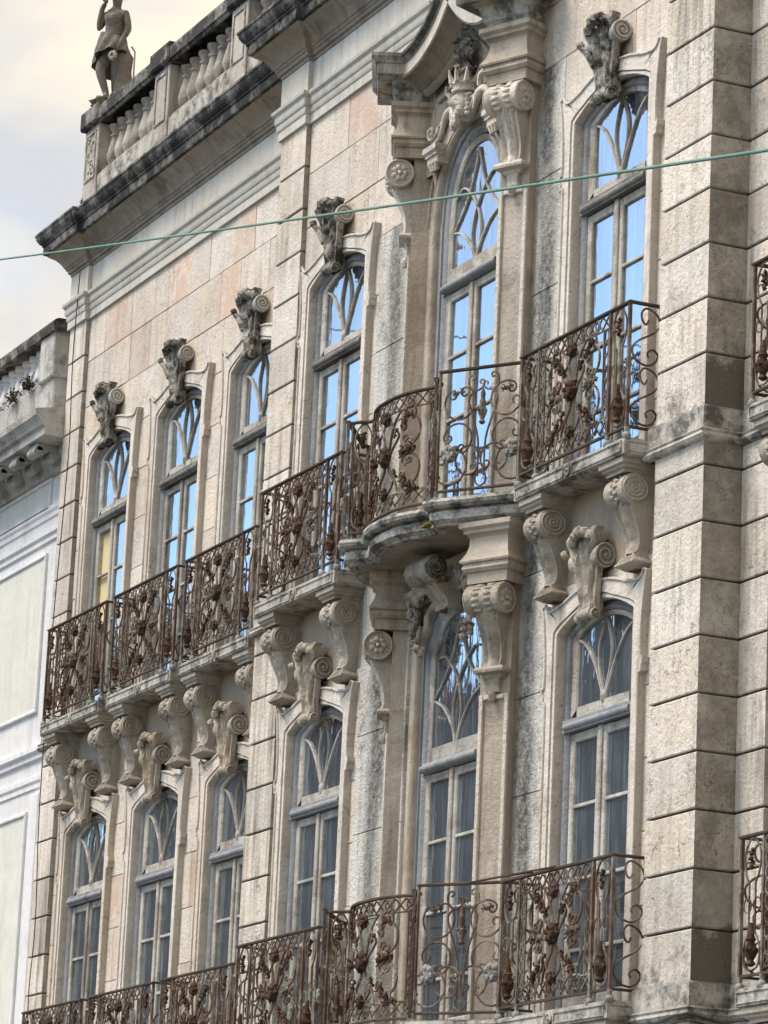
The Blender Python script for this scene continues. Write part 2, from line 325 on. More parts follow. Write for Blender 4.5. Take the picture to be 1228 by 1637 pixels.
    def build(s, name, mat, parent=None, smooth=35, loc=None, rz=0):
        return link(name, s.mesh(name, mat, smooth), parent, loc, rz)
def link(name, me, parent=None, loc=None, rz=0):
    o = bpy.data.objects.new(name, me); COL.objects.link(o)
    if parent: o.parent = parent
    if loc: o.location = loc
    if rz: o.rotation_euler = (0, 0, rz)
    return o
def tag(o, label=None, cat=None, group=None, kind=None):
    for k, v in (('label', label), ('category', cat), ('group', group), ('kind', kind)):
        if v: o[k] = v
    return o
def empty(name, loc=(0, 0, 0), parent=None, rz=0):
    o = bpy.data.objects.new(name, None); COL.objects.link(o); o.location = loc; o.rotation_euler = (0, 0, rz); o.empty_display_size = 0.2
    if parent: o.parent = parent
    return o
def copy_tree(o, parent=None):
    c = o.copy(); COL.objects.link(c); c.parent = parent
    for ch in [x for x in o.children]: copy_tree(ch, c)
    return c
def cspline(pts, n=6):
    P = [Vector(p) for p in pts]; out_ = []
    for i in range(len(P) - 1):
        a = P[max(i - 1, 0)]; b = P[i]; c = P[i + 1]; dd = P[min(i + 2, len(P) - 1)]
        for k in range(n):
            t = k / n
            out_.append(0.5 * ((2 * b) + (c - a) * t + (2 * a - 5 * b + 4 * c - dd) * t * t + (3 * b - a - 3 * c + dd) * t ** 3))
    out_.append(P[-1]); return out_
def spiral(cx, cz, r0, r1, a0, a1, n=18):
    return [(cx + (r0 + (r1 - r0) * i / n) * math.cos(R(a0 + (a1 - a0) * i / n)), cz + (r0 + (r1 - r0) * i / n) * math.sin(R(a0 + (a1 - a0) * i / n))) for i in range(n + 1)]

# ================================================================== the place: constants (metres)
Y0, YL, YW = 0.0, 0.45, 0.32                 # wall planes: middle block, left wing, right wing
WX = {'A': -36.47, 'B': -34.45, 'C': -32.45, 'D': -29.45, 'E': -26.83, 'F': -24.2, 'W': -21.15}
WY = {'A': YL, 'B': YL, 'C': YL, 'D': Y0, 'E': Y0, 'F': Y0, 'W': YW}
FLU, FLL = 8.69, 4.56                        # balcony floor levels
DZ = FLL - FLU
MX0, MX1 = -30.92, -30.32                    # pilasters: left edge, right edge
RX0, RX1 = -23.2, -22.48
LX0, LX1 = -38.02, -37.5
# ground
def struct(o): o['kind'] = 'structure'; return o
struct(MB().box(-400, 400, -400, 400, -0.5, 0.0).build('ground', 'asphalt'))
struct(MB().box(-60, 20, -3.0, 3, 0.004, 0.13).build('pavement', 'cobble'))

palace = empty('palace', (-26.83, 0, 0))
tag(palace, 'weathered cream stone palace facade with arched windows, scroll keystones and rusticated pilasters', 'palace')
palace.location = (0, 0, 0)

# ------------------------------------------------------------------ wall core, rooms and facing slabs
def rect_sub(r, c):
    x0, x1, z0, z1 = r; a0, a1, b0, b1 = c
    if a0 >= x1 or a1 <= x0 or b0 >= z1 or b1 <= z0: return [r]
    o = []
    if a0 > x0: o.append((x0, a0, z0, z1))
    if a1 < x1: o.append((a1, x1, z0, z1))
    x0 = max(x0, a0); x1 = min(x1, a1)
    if b0 > z0: o.append((x0, x1, z0, b0))
    if b1 < z1: o.append((x0, x1, b1, z1))
    return o
def openings(keys):
    o = []
    for k in keys:
        x = WX[k]
        if k == 'E': o += [(x - 0.86, x + 0.86, FLU - 0.1, 12.2), (x - 0.80, x + 0.80, FLL - 0.1, 8.22)]
        else: o += [(x - 0.68, x + 0.68, FLU - 0.1, 11.81), (x - 0.68, x + 0.68, FLL - 0.1, 7.65)]
    return o
def subtract(rects, cuts):
    for c in cuts:
        nr = []
        for r in rects: nr += rect_sub(r, c)
        rects = nr
    return rects
core = MB()
for x0, x1, y, keys in ((-38.0, -30.6, YL, 'ABC'), (-30.6, -22.9, Y0, 'DEF'), (-22.9, -15.5, YW, 'W')):
    for r in subtract([(x0, x1, 0.0, 14.0)], openings(keys)):
        core.box(r[0], r[1], y + 0.065, y + 0.45, r[2], r[3])
core.build('wall_core', 'rubble_core', palace, 0)
rooms = MB()
for x0, x1, y in ((-38.0, -30.7, YL), (-30.65, -22.95, Y0), (-22.9, -15.5, YW)):
    for z0, z1 in ((FLL - 0.3, FLU - 0.45), (FLU - 0.4, 12.9)):
        i0 = len(rooms.v); a, b = y + 0.46, y + 4.0
        rooms.add([(x0, a, z0), (x1, a, z0), (x1, b, z0), (x0, b, z0), (x0, a, z1), (x1, a, z1), (x1, b, z1), (x0, b, z1)],
                  [(0, 1, 2, 3), (4, 7, 6, 5), (1, 5, 6, 2), (2, 6, 7, 3), (3, 7, 4, 0)])
rooms.build('room', 'room_dark', palace, 0)
MB().box(-38.0, -15.5, 4.6, 4.9, 0, 14.2).build('rear_wall', 'rubble_core', palace, 0)
MB().box(-38.0, -15.5, 0.7, 4.6, 14.0, 14.2).build('roof_deck', 'rubble_core', palace, 0)

courses = [13.33, 12.815, 12.285, 11.74, 11.2, 10.66, 10.12, 9.58, 9.04, 8.5, 7.96, 7.42, 6.88, 6.34, 5.8, 5.26, 4.72, 4.3]
PINK = {('L', 0, 1), ('L', 0, 4), ('L', 0, 7), ('L', 1, 2), ('L', 1, 6), ('L', 2, 7), ('L', 12, 3), ('L', 13, 3), ('L', 14, 6), ('L', 15, 6), ('L', 12, 6), ('M', 0, 1), ('M', 0, 3), ('L', 4, 5)}
def slabs(x0, x1, y, cuts, key, wmin, wmax):
    for ci in range(len(courses) - 1):
        z1, z0 = courses[ci], courses[ci + 1]
        x = x0; si = 0
        while x < x1 - 1e-6:
            wd = random.uniform(wmin, wmax); xe = x + wd
            if x1 - xe < 0.35: xe = x1
            rr = subtract([(x + 0.003, xe - 0.003, z0 + 0.003, z1 - 0.003)], cuts)
            rr = [r for r in rr if r[1] - r[0] > 0.012 and r[3] - r[2] > 0.012]
            if rr:
                b = MB(); dy = random.uniform(-0.003, 0.003)
                for r in rr: b.box(r[0], r[1], y + dy, y + 0.06, r[2], r[3], 0.004)
                mt = 'pink_stone' if (key, ci, si) in PINK else 'slab_stone'
                b.build('wall_slab', mt, palace, 0)
            x = xe; si += 1
slabs(-37.5, -30.6, YL, openings('ABC') + [(WX[k] - 0.94, WX[k] + 0.94, 7.86, 8.56) for k in 'ABC'], 'L', 0.5, 0.85)
# the washed strips beside the bow are stained black and white
cutM = openings('DEF') + [(WX[k] - 0.94, WX[k] + 0.94, 7.86, 8.56) for k in 'DF'] + [(-28.6, -27.6, 4.3, 11.74), (-25.9, -25.08, 4.3, 12.285), (-27.65, -25.9, 12.0, 13.33)]
slabs(-30.32, -23.2, Y0, cutM, 'M', 0.55, 0.95)
slabs(-22.1, -15.5, YW, openings('W'), 'W', 0.6, 0.95)
for (a, b_, top) in ((-28.6, -27.5, 11.74), (-25.95, -25.08, 12.285)):
    z = top
    while z > 4.4:
        zz = max(z - random.uniform(0.7, 1.1), 4.3)
        for r in subtract([(a + 0.003, b_ - 0.003, zz + 0.003, z - 0.003)], openings('DEF')):
            if r[1] - r[0] > 0.02 and r[3] - r[2] > 0.02: MB().box(r[0], r[1], Y0 - 0.002, Y0 + 0.06, r[2], r[3], 0.004).build('wall_slab', 'stained_stone', palace, 0)
        z = zz
MB().box(-27.65, -25.9, 0.0, 0.06, 12.29, 13.33).build('wall_slab', 'bay_stone', palace, 0)
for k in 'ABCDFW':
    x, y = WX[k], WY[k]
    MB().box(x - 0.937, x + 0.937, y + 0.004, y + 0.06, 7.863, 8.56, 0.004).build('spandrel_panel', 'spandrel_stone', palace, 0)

# ------------------------------------------------------------------ rusticated pilasters
def pilaster(x0, x1, yf, yb, ztop, zbot=4.4, side_left=False):
    z = ztop
    joints = [13.31] + [12.89 - 0.4155 * i for i in range(30)]
    for i in range(len(joints) - 1):
        z1, z0 = joints[i], joints[i + 1]
        if z1 > 8.53 > z0: pass
        if z1 < zbot: break
        b = MB(); c = 0.02; e = random.uniform(-0.003, 0.003)
        ya = yf + e
        # V joint top and bottom on front and flank
        pr_ = [(c - 0.045, z0), (c - 0.045, z0 + 0.013), (c - 0.006, z0 + 0.017), (c, z0 + 0.026), (c, z1 - 0.006), (c - 0.005, z1)]
        b.sweep([(o - c, zz) for o, zz in pr_], [(x0, yb), (x0, ya), (x1, ya), (x1, yb)])
        b.build('quoin_block', 'quoin_stone', palace, 30)
pilaster(RX0, RX1, -0.10, YW + 0.06, 13.31)
pilaster(MX0, MX1, -0.05, 0.06, 13.31)
MB().box(MX0, MX0 + 0.3, 0.065, YL + 0.06, 4, 14).build('return_wall', 'slab_stone', palace, 0)
pilaster(LX0, LX1, YL - 0.05, YL + 0.06, 13.31)
pilaster(RX1 + 0.003, -22.08, YW - 0.10, YW + 0.06, 13.31)
MB().box(LX0, LX0 + 0.4, YL + 0.065, 4.6, 0, 14.0).build('side_wall', 'slab_stone', palace, 0)
# ------------------------------------------------------------------ string courses on the pilasters at both balcony floors
BAND = [(0.0, -0.02), (0.035, -0.005), (0.05, 0.02), (0.035, 0.045), (0.045, 0.06), (0.03, 0.075), (0.018, 0.075), (0.018, 0.235), (0.0, 0.25)]
for zb in (8.52, 8.52 + DZ):
    pf = [(o, zb + h) for o, h in BAND]
    for path in ([(RX0 - 0.08, 0.0), (RX0 - 0.08, -0.10), (RX1, -0.10), (RX1, YW - 0.10), (-22.08, YW - 0.10)],
                 [(MX0, YL), (MX0, -0.05), (MX1, -0.05), (MX1, 0.0)], [(LX0, YL + 0.3), (LX0, YL - 0.05), (LX1, YL - 0.05), (LX1, YL)]):
        MB().sweep(pf, path).build('string_course', 'balcony_stone', palace, 30)

# ------------------------------------------------------------------ entablature: architrave, frieze, bed mould, corona
def plan(off=0.0):
    p = 0.05
    return [(LX0, YL + 0.9), (LX0, YL - p), (LX1, YL - p), (LX1, YL), (MX0, YL), (MX0, -p), (MX1, -p), (MX1, 0.0)]
def plan_r(): return [(RX0, 0.0), (RX0, -0.10), (RX1, -0.10), (RX1, YW - 0.1), (-22.08, YW - 0.1), (-22.08, YW), (-15.5, YW)]
ARCH = [(0.0, 13.305), (0.03, 13.31), (0.03, 13.40), (0.036, 13.402), (0.045, 13.42), (0.045, 13.47), (0.052, 13.472), (0.062, 13.49), (0.062, 13.55), (0.085, 13.575), (0.09, 13.605), (0.0, 13.61)]
FRZ = [(0.0, 13.612), (0.022, 13.612), (0.022, 13.93), (0.0, 13.93)]
BED = [(0.0, 13.932), (0.03, 13.932), (0.035, 13.965), (0.055, 13.97), (0.06, 14.0), (0.075, 14.01), (0.08, 14.03), (0.085, 14.035), (0.085, 14.212), (0.0, 14.212)]
CORO = [(0.0, 14.214), (0.285, 14.214), (0.29, 14.225), (0.29, 14.31), (0.305, 14.315), (0.305, 14.335), (0.325, 14.345), (0.345, 14.375), (0.36, 14.40), (0.365, 14.43), (0.375, 14.435), (0.375, 14.46), (0.1, 14.50), (-0.3, 14.52)]
full = plan() + [(RX0, 0.0), (RX0, -0.10), (RX1, -0.10), (RX1, YW - 0.1), (-22.08, YW - 0.1), (-22.08, YW), (-15.5, YW)]
archpath_l = plan() + [(-27.6, 0.0)]
archpath_r = [(-25.6, 0.0)] + plan_r()
MB().sweep(ARCH, archpath_l).build('architrave', 'frieze_stone', palace, 30)
MB().sweep(ARCH, archpath_r).build('architrave', 'frieze_stone', palace, 30)
# frieze blocks, jointed
def frieze_run(x0, x1, y):
    x = x0
    while x < x1 - 1e-4:
        xe = x + random.uniform(0.6, 1.0)
        if x1 - xe < 0.3: xe = x1
        MB().box(x + 0.002, xe - 0.002, y - 0.022, y + 0.06, 13.613, 13.93, 0.003).build('frieze_block', 'frieze_stone', palace, 0); x = xe
frieze_run(LX1, MX0, YL); frieze_run(MX1, RX0, Y0)
for x0, x1, y in ((LX0, LX1, YL - 0.05), (MX0, MX1, -0.05), (RX0, RX1, -0.1)):
    MB().box(x0 - 0.02, x1 + 0.02, y - 0.022, y + (0.15 if y > -0.05 else 0.1), 13.613, 13.93, 0.003).build('frieze_block', 'frieze_stone', palace, 0)
MB().sweep(BED, full).build('bed_mould', 'soffit_shade_stone', palace, 40)
MB().sweep(CORO, full).build('cornice', 'black_stone', palace, 30)
# soffit joints: thin recessed lines are modelled as separate soffit stones
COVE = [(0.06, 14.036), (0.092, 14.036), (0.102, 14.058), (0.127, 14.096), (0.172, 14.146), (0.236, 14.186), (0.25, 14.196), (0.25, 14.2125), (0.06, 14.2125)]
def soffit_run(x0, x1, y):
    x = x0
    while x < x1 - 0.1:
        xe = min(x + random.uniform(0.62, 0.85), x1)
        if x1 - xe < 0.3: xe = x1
        MB().sweep(COVE, [(x + 0.005, y), (xe - 0.005, y)]).build('soffit_block', 'soffit_shade_stone', palace, 40)
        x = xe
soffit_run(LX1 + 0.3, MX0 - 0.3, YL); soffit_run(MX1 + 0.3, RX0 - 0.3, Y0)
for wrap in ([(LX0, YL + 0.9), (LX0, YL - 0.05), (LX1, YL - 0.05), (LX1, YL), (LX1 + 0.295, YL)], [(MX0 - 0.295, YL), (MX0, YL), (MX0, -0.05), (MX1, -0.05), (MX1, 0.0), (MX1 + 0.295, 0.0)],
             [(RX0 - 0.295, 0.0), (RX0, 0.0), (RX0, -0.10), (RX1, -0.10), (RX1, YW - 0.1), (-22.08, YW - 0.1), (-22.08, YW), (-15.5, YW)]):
    MB().sweep(COVE, wrap).build('soffit_block', 'soffit_shade_stone', palace, 40)

# ------------------------------------------------------------------ parapet: plinth, pedestals, balusters, coping
def parapet(x0, x1, yc, peds):
    MB().box(x0, x1, yc - 0.13, yc + 0.2, 14.49, 15.02, 0.01).build('parapet_plinth', 'balcony_stone', palace, 30)
    edges = [x0] + [v for p in peds for v in (p - 0.24, p + 0.24)] + [x1]
    bl = MB().lathe([(0.085, 0), (0.085, 0.035), (0.06, 0.045), (0.07, 0.07), (0.095, 0.13), (0.098, 0.17), (0.08, 0.25), (0.058, 0.33), (0.05, 0.385), (0.066, 0.395), (0.066, 0.415), (0.05, 0.42), (0.052, 0.455), (0.08, 0.49), (0.085, 0.495), (0.085, 0.53), (0.04, 0.532)], n=14)
    bl2 = bl.mesh('baluster', 'baluster_stone', 40)
    for p in peds:
        q = MB().box(p - 0.22, p + 0.22, yc - 0.15, yc + 0.2, 14.49, 15.62, 0.008).build('pedestal', 'baluster_stone', palace, 30)
        f = MB(); a = (p - 0.16, p + 0.16, 15.0, 15.56); t = 0.02; y = yc - 0.15
        for (u0, u1, v0, v1) in ((a[0], a[1], a[2], a[2] + t), (a[0], a[1], a[3] - t, a[3]), (a[0], a[0] + t, a[2] + t, a[3] - t), (a[1] - t, a[1], a[2] + t, a[3] - t)): f.box(u0, u1, y - 0.012, y - 0.0005, v0, v1)
        f.build('panel_frame', 'balcony_stone', q, 0)
        MB().box(p - 0.27, p + 0.27, yc - 0.21, yc + 0.26, 15.64, 15.86, 0.02).build('pedestal_cap', 'black_stone', q, 30)
    cop = [(0, 15.62), (0.02, 15.62), (0.03, 15.65), (0.05, 15.66), (0.05, 15.79), (0.03, 15.82), (0, 15.83)]
    MB().sweep(cop + [(-0.3, 15.83), (-0.3, 15.62)], [(x0, yc - 0.13), (x1, yc - 0.13)]).build('coping', 'black_stone', palace, 30)
    prev = peds[0] + 0.22
    for p in list(peds[1:]) + [x1 + 0.22]:
        nx = p - 0.22; n = max(1, int((nx - prev) / 0.245)); st = (nx - prev) / n
        for i in range(n):
            link('baluster', bl2, palace, (prev + st * (i + 0.5), yc + 0.02, 15.05), random.random() * 6)
        MB().box(prev, nx, yc - 0.10, yc + 0.14, 15.02, 15.052).build('baluster_plinth', 'balcony_stone', palace, 0)
        prev = p + 0.22
parapet(-37.95, -31.3, 0.55, [-37.73, -35.55, -33.35])
parapet(-31.2, -22.5, 0.12, [-30.95, -28.8, -24.8, -22.8])
cap = MB()   # carved trophy on the end pedestal
for i in range(16):
    cap.blob((-37.73 + random.uniform(-0.09, 0.09), 0.40, 15.08 + i * 0.028), 0.035, 0.02, 0.03, 0.6, seed=i, nu=6, nv=4)
cap.build('trophy_relief', 'baluster_stone', palace, 60)

# ================================================================== windows
def arch_pts(hw, spring, rise, n=12, power=2.0, x=1.0):
    return [(hw * (1 - 2 * i / n), spring + rise * (1 - abs(1 - 2 * i / n) ** power)) for i in range(n + 1)]
def ring_strip(b, outl, inn, levels):
    """outl/inn: matched outlines (x,z), levels: (fraction from inner to outer, y)"""
    rows = []
    for fr, y in levels:
        row = []
        for o_, i_ in zip(outl, inn):
            dd = math.hypot(o_[0] - i_[0], o_[1] - i_[1]); q = fr
            if fr > 2: q = (fr - 10) / dd            # 10 + metres from the inner edge
            if fr < -2: q = 1 - (-fr - 10) / dd      # -(10 + metres from the outer edge)
            row.append((i_[0] + (o_[0] - i_[0]) * q, y, i_[1] + (o_[1] - i_[1]) * q))
        rows.append(row)
    b.grid(rows); return b
def half_to_full(h): return h + [(-x, z) for x, z in reversed(h[:-1] if abs(h[-1][0]) < 1e-6 else h)]
def casing_outlines(sp, fl):
    rise = 0.165
    oh = [(0.76, fl), (0.76, sp - 0.53), (0.765, sp - 0.51), (0.80, sp - 0.50), (0.80, sp - 0.46), (0.815, sp - 0.44), (0.815, sp - 0.40), (0.785, sp - 0.395), (0.775, sp - 0.28), (0.785, sp - 0.1), (0.805, sp + 0.05), (0.825, sp + 0.17), (0.85, sp + 0.245), (0.80, sp + 0.262),
          (0.785, sp + 0.235), (0.75, sp + 0.205), (0.70, sp + 0.195), (0.65, sp + 0.20), (0.61, sp + 0.215), (0.56, sp + 0.225), (0.50, sp + 0.235), (0.42, sp + 0.26), (0.32, sp + 0.285), (0.24, sp + 0.30), (0.16, sp + 0.31), (0.08, sp + 0.32), (0.0, sp + 0.322)]
    ih = []
    A = [1.0, 0.97, 0.93, 0.9, 0.85, 0.8, 0.75, 0.72, 0.68, 0.6, 0.5, 0.4, 0.3, 0.2, 0.1, 0.0]
    for i, (x, z) in enumerate(oh):
        if i <= 11: ih.append((0.61, min(z, sp - 0.02 * (11 - i) if i > 8 else z)))
    rest = len(oh) - len(ih)
    for k in range(rest):
        t = 1 - (k + 1) / rest; ih.append((0.61 * t, sp + rise * (1 - t * t)))
    return half_to_full(oh), half_to_full(ih)
def make_window(sp, fl, transom, mat_case, zbar, floor_label):
    root = MB()
    o_, i_ = casing_outlines(sp, fl)
    ring_strip(root, o_, i_, [(0, 0.16), (0, -0.03), (10.008, -0.042), (10.04, -0.042), (10.048, -0.03), (10.055, -0.052), (1.0, -0.052), (1.0, 0.03)])
    hl = [q for q in o_ if abs(q[0]) <= 0.9]
    root.tube([(q[0] - 0.012 * (1 if q[0] > 0 else -1) * (abs(q[0]) > 0.62), -0.056, q[1] - (0.012 if abs(q[0]) <= 0.62 else 0)) for q in hl], 0.012, 6)
    me_case = root.mesh('window', mat_case, 35)
    win = bpy.data.objects.new('window', me_case); COL.objects.link(win)
    def path(hw, zb, s_, rise): 
        return half_to_full([(hw, zb), (hw, zb + (s_ - zb) * 0.5), (hw, s_)] + [(hw * (1 - k / 8), s_ + rise * (1 - (1 - k / 8) ** 2)) for k in range(1, 9)])
    fr = MB()
    ring_strip(fr, path(0.62, fl, sp + 0.0, 0.16), path(0.50, fl, sp - 0.03, 0.12), [(0, 0.14), (0, 0.05), (0.12, 0.03), (0.4, 0.018), (0.55, 0.03), (0.6, 0.045), (0.8, 0.04), (1, 0.05), (1, 0.15)])
    fr.build('window_frame', 'grey_wood', win, 40)
    tr = MB().sweep([(0, transom - 0.04), (0.03, transom - 0.038), (0.052, transom - 0.02), (0.058, transom), (0.05, transom + 0.018), (0.03, transom + 0.026), (0.02, transom + 0.045), (0, transom + 0.05)], [(-0.52, 0.035), (0.52, 0.035)])
    tr.box(-0.55, 0.55, 0.0, 0.13, transom - 0.045, transom + 0.05).build('transom', 'grey_wood' if sp < 9 else 'dark_wood', win, 50)
    # fanlight sash
    fs = MB(); sb = transom + 0.07
    ring_strip(fs, path(0.505, sb, sp - 0.03, 0.12), path(0.425, sb + 0.06, sp - 0.05, 0.105), [(0, 0.11), (0, 0.062), (0.15, 0.05), (1, 0.045), (1, 0.12)])
    fs.box(-0.42, 0.42, 0.05, 0.11, sb - 0.02, sb + 0.075)
    fs.build('fanlight_sash', 'sash_wood', win, 40)
    gp = MB(); pth = path(0.43, sb + 0.05, sp - 0.05, 0.107); gp.cap([(x, 0.073, z) for x, z in pth]); gp.build('pane', 'window_glass', win, 0)
    hub = sb + 0.10; tp = sp + 0.05
    c1 = [(-0.42, sp - 0.06), (-0.30, sp - 0.13), (-0.16, hub + 0.26), (-0.06, hub + 0.08), (-0.02, hub)]
    c2 = [(0.0, hub), (-0.085, hub + 0.22), (-0.10, hub + 0.38), (-0.055, tp - 0.1), (0.0, tp)]
    for sx in (1, -1):
        for c in (c1, c2):
            MB().tube(cspline([(sx * x, 0.066, z) for x, z in c], 5), 0.0125, 6, flat=1.2).build('tracery_bar', 'sash_wood', win, 60)
    MB().blob((0, 0.06, hub), 0.045, 0.03, 0.05, 0.3).build('tracery_knot', 'sash_wood', win, 60)
    # two glazed leaves
    for sx in (1, -1):
        lf = MB(); x0, x1 = (0.006, 0.505) if sx > 0 else (-0.505, -0.006); t = transom - 0.05
        for q in ((x0, x0 + 0.075, fl, t), (x1 - 0.075, x1, fl, t), (x0 + 0.075, x1 - 0.075, t - 0.075, t), (x0 + 0.075, x1 - 0.075, fl, fl + 0.16)):
            lf.box(q[0], q[1], 0.05, 0.10, q[2], q[3], 0.008)
        if sx < 0: lf.box(-0.03, 0.03, 0.03, 0.048, fl, t, 0.008)
        sash = lf.build('sash', 'sash_wood', win, 30)
        zs = [t - 0.075] + [z for z in zbar if z < t - 0.2] + [fl + 0.16]
        for i in range(len(zs) - 1):
            MB().box(x0 + 0.07, x1 - 0.07, 0.074, 0.078, zs[i + 1], zs[i]).build('pane', 'window_glass', win, 0)
            if i: MB().box(x0 + 0.07, x1 - 0.07, 0.052, 0.082, zs[i] - 0.014, zs[i] + 0.014, 0.005).build('glazing_bar', 'sash_wood', win, 30)
    return win
SPU, SPL = 11.62, 7.48
TRU, TRL = 10.88, 6.755
winU = make_window(SPU, FLU, TRU, 'casing_stone', (10.27, 9.72, 9.2), 'upper')
winL = make_window(SPL, FLL, TRL, 'casing_stone', (6.14, 5.58, 5.05), 'lower')
first = True
WIN = {}
for k in 'ABCDFW':
    for fl, src in (('U', winU), ('L', winL)):
        o = src if k == 'A' else copy_tree(src, palace)
        o.parent = palace; o.location = (WX[k], WY[k], 0); WIN[k + fl] = o
# curtains, boards and plastic sheets behind some panes
def curtain(win, x0, x1, z0, z1, mat='curtain', y=0.13, seed=0, amp=0.02, freq=40):
    P = []; n = 26
    for j in range(5):
        z = z1 + (z0 - z1) * j / 4
        P.append([(x0 + (x1 - x0) * i / n + 0.01 * math.sin(i * 1.3 + j), y + amp * math.sin(freq * (x0 + (x1 - x0) * i / n) + 0.5 * j + seed) + amp * 0.6 * math.sin(17 * i / n + seed), z) for i in range(n + 1)])
    MB().grid(P).build('curtain', mat, win, 60)
curtain(WIN['FU'], -0.44, -0.1, 8.75, 11.55, seed=1); curtain(WIN['FU'], 0.12, 0.44, 8.75, 10.8, seed=2)
curtain(WIN['DU'], -0.40, 0.0, 8.75, 10.8, seed=3); curtain(WIN['DU'], 0.03, 0.44, 8.75, 10.8, seed=9)
curtain(WIN['CU'], -0.44, -0.05, 8.75, 10.8, seed=4); curtain(WIN['BU'], -0.44, 0.44, 9.0, 10.8, seed=5)
for ch in list(WIN['AU'].children):      # two panes of the left leaf are gone
    if ch.name.startswith('pane'):
        xs = [v.co.x for v in ch.data.vertices]; zs_ = [v.co.z for v in ch.data.vertices]
        if max(xs) < 0.1 and min(xs) < -0.2 and max(zs_) < 10.8 and max(zs_) > 9.6: bpy.data.objects.remove(ch)
MB().box(-0.43, -0.08, 0.10, 0.12, 9.72, 10.75).build('blind', 'blind_cream', WIN['AU'], 0)
MB().box(-0.43, -0.08, 0.10, 0.12, 8.8, 9.70).build('board', 'board_brown', WIN['AU'], 0)
MB().box(0.08, 0.43, 0.10, 0.12, 9.75, 10.8).build('board', 'board_brown', WIN['AU'], 0)
def film(win, cx, z0, z1, wd, seed):
    P = []
    for j in range(15):
        t = j / 14; z = z0 + (z1 - z0) * t; ww = wd * (1 - t ** 2.2) * 0.5 + 0.02
        P.append([(cx + ww * (2 * i / 10 - 1) + 0.03 * math.sin(3 * t), 0.13 + 0.05 * mnoise.noise(Vector((i * 0.6, j * 0.5, seed))), z) for i in range(11)])
    MB().grid(P).build('plastic_sheet', 'plastic_film', win, 50)
film(WIN['DL'], -0.25, 4.8, 6.1, 0.45, 1); film(WIN['FL'], -0.2, 4.8, 6.1, 0.55, 3); film(WIN['DL'], 0.25, 4.8, 5.9, 0.4, 5)

# ------------------------------------------------------------------ window of the bow (upper: round headed, lower: shouldered)
def bow_window(zf, transom, inner, frame_i, glass_i, zbar, lens):
    """half outlines from the floor up to the crown"""
    b = MB()
    def off(h, dd):
        r_ = []
        for i, (x, z) in enumerate(h):
            a = Vector(h[max(i - 1, 0)]); c = Vector(h[min(i + 1, len(h) - 1)]); t = (c - a).normalized(); nrm = Vector((t.y, -t.x))
            if i == len(h) - 1: nrm = Vector((0, 1))
            r_.append((x + nrm.x * dd, z + nrm.y * dd))
        r_[0] = (r_[0][0], zf); r_[-1] = (0.0, r_[-1][1]); return r_
    fullo = half_to_full
    ring_strip(b, fullo(off(inner, 0.22)), fullo(inner), [(0, 0.2), (0, 0.0), (10.006, -0.02), (10.018, -0.036), (10.035, -0.042), (10.052, -0.036), (10.062, -0.02), (10.066, 0.0), (-10.03, 0.0), (-10.028, -0.02), (1, -0.02), (1, 0.05)])
    win = b.build('window', 'bay_stone', palace, 40, loc=(WX['E'], 0.03, 0))
    fr = MB(); ring_strip(fr, fullo(off(frame_i, 0.125)), fullo(frame_i), [(0, 0.2), (0, 0.06), (0.2, 0.04), (0.5, 0.032), (0.6, 0.045), (0.65, 0.02), (1, 0.015), (1, 0.2)])
    fr.build('window_frame', 'grey_wood', win, 40)
    fs = MB(); gi = glass_i
    ring_strip(fs, fullo(off(gi, 0.055)), fullo(gi), [(0, 0.12), (0, 0.062), (0.2, 0.052), (1, 0.048), (1, 0.13)])
    sb = gi[0][1]
    fs.box(-0.44, 0.44, 0.055, 0.11, transom + 0.05, transom + 0.17); fs.build('fanlight_sash', 'sash_wood', win, 40)
    MB().cap([(x, 0.075, z) for x, z in fullo(gi)]).build('pane', 'window_glass', win, 0)
    MB().sweep([(0, transom - 0.04), (0.03, transom - 0.038), (0.052, transom - 0.02), (0.058, transom), (0.05, transom + 0.018), (0.03, transom + 0.026), (0.02, transom + 0.045), (0, transom + 0.05)], [(-0.52, 0.04), (0.52, 0.04)]).box(-0.55, 0.55, 0.03, 0.12, transom - 0.045, transom + 0.05).build('transom', 'grey_wood', win, 50)
    for c in lens:
        for sx in (1, -1):
            MB().tube(cspline([(sx * x, 0.066, z) for x, z in c], 6), 0.0105, 6, flat=1.2).build('tracery_bar', 'sash_wood', win, 60)
    for sx in (1, -1):
        lf = MB(); x0, x1 = (0.006, 0.505) if sx > 0 else (-0.505, -0.006); t = transom - 0.05
        for q in ((x0, x0 + 0.075, zf, t), (x1 - 0.075, x1, zf, t), (x0 + 0.075, x1 - 0.075, t - 0.075, t), (x0 + 0.075, x1 - 0.075, zf, zf + 0.16)): lf.box(q[0], q[1], 0.05, 0.105, q[2], q[3], 0.008)
        if sx < 0: lf.box(-0.03, 0.03, 0.03, 0.048, zf, t, 0.008)
        lf.build('sash', 'sash_wood', win, 30)
        zs = [t - 0.075] + list(zbar) + [zf + 0.16]
        for i in range(len(zs) - 1):
            MB().box(x0 + 0.07, x1 - 0.07, 0.076, 0.080, zs[i + 1], zs[i]).build('pane', 'window_glass', win, 0)
            if i: MB().box(x0 + 0.07, x1 - 0.07, 0.054, 0.086, zs[i] - 0.014, zs[i] + 0.014, 0.005).build('glazing_bar', 'sash_wood', win, 30)
    return win
def oval(hw, sp, top, n=14): return [(hw * math.cos(math.pi / 2 * k / n) ** 0.9 if k < n else 0.0, sp + (top - sp) * math.sin(math.pi / 2 * k / n)) for k in range(n + 1)]
TE = 10.92
inn = [(0.63, FLU), (0.63, 10.5), (0.63, 11.55)] + oval(0.61, 11.6, 12.29)
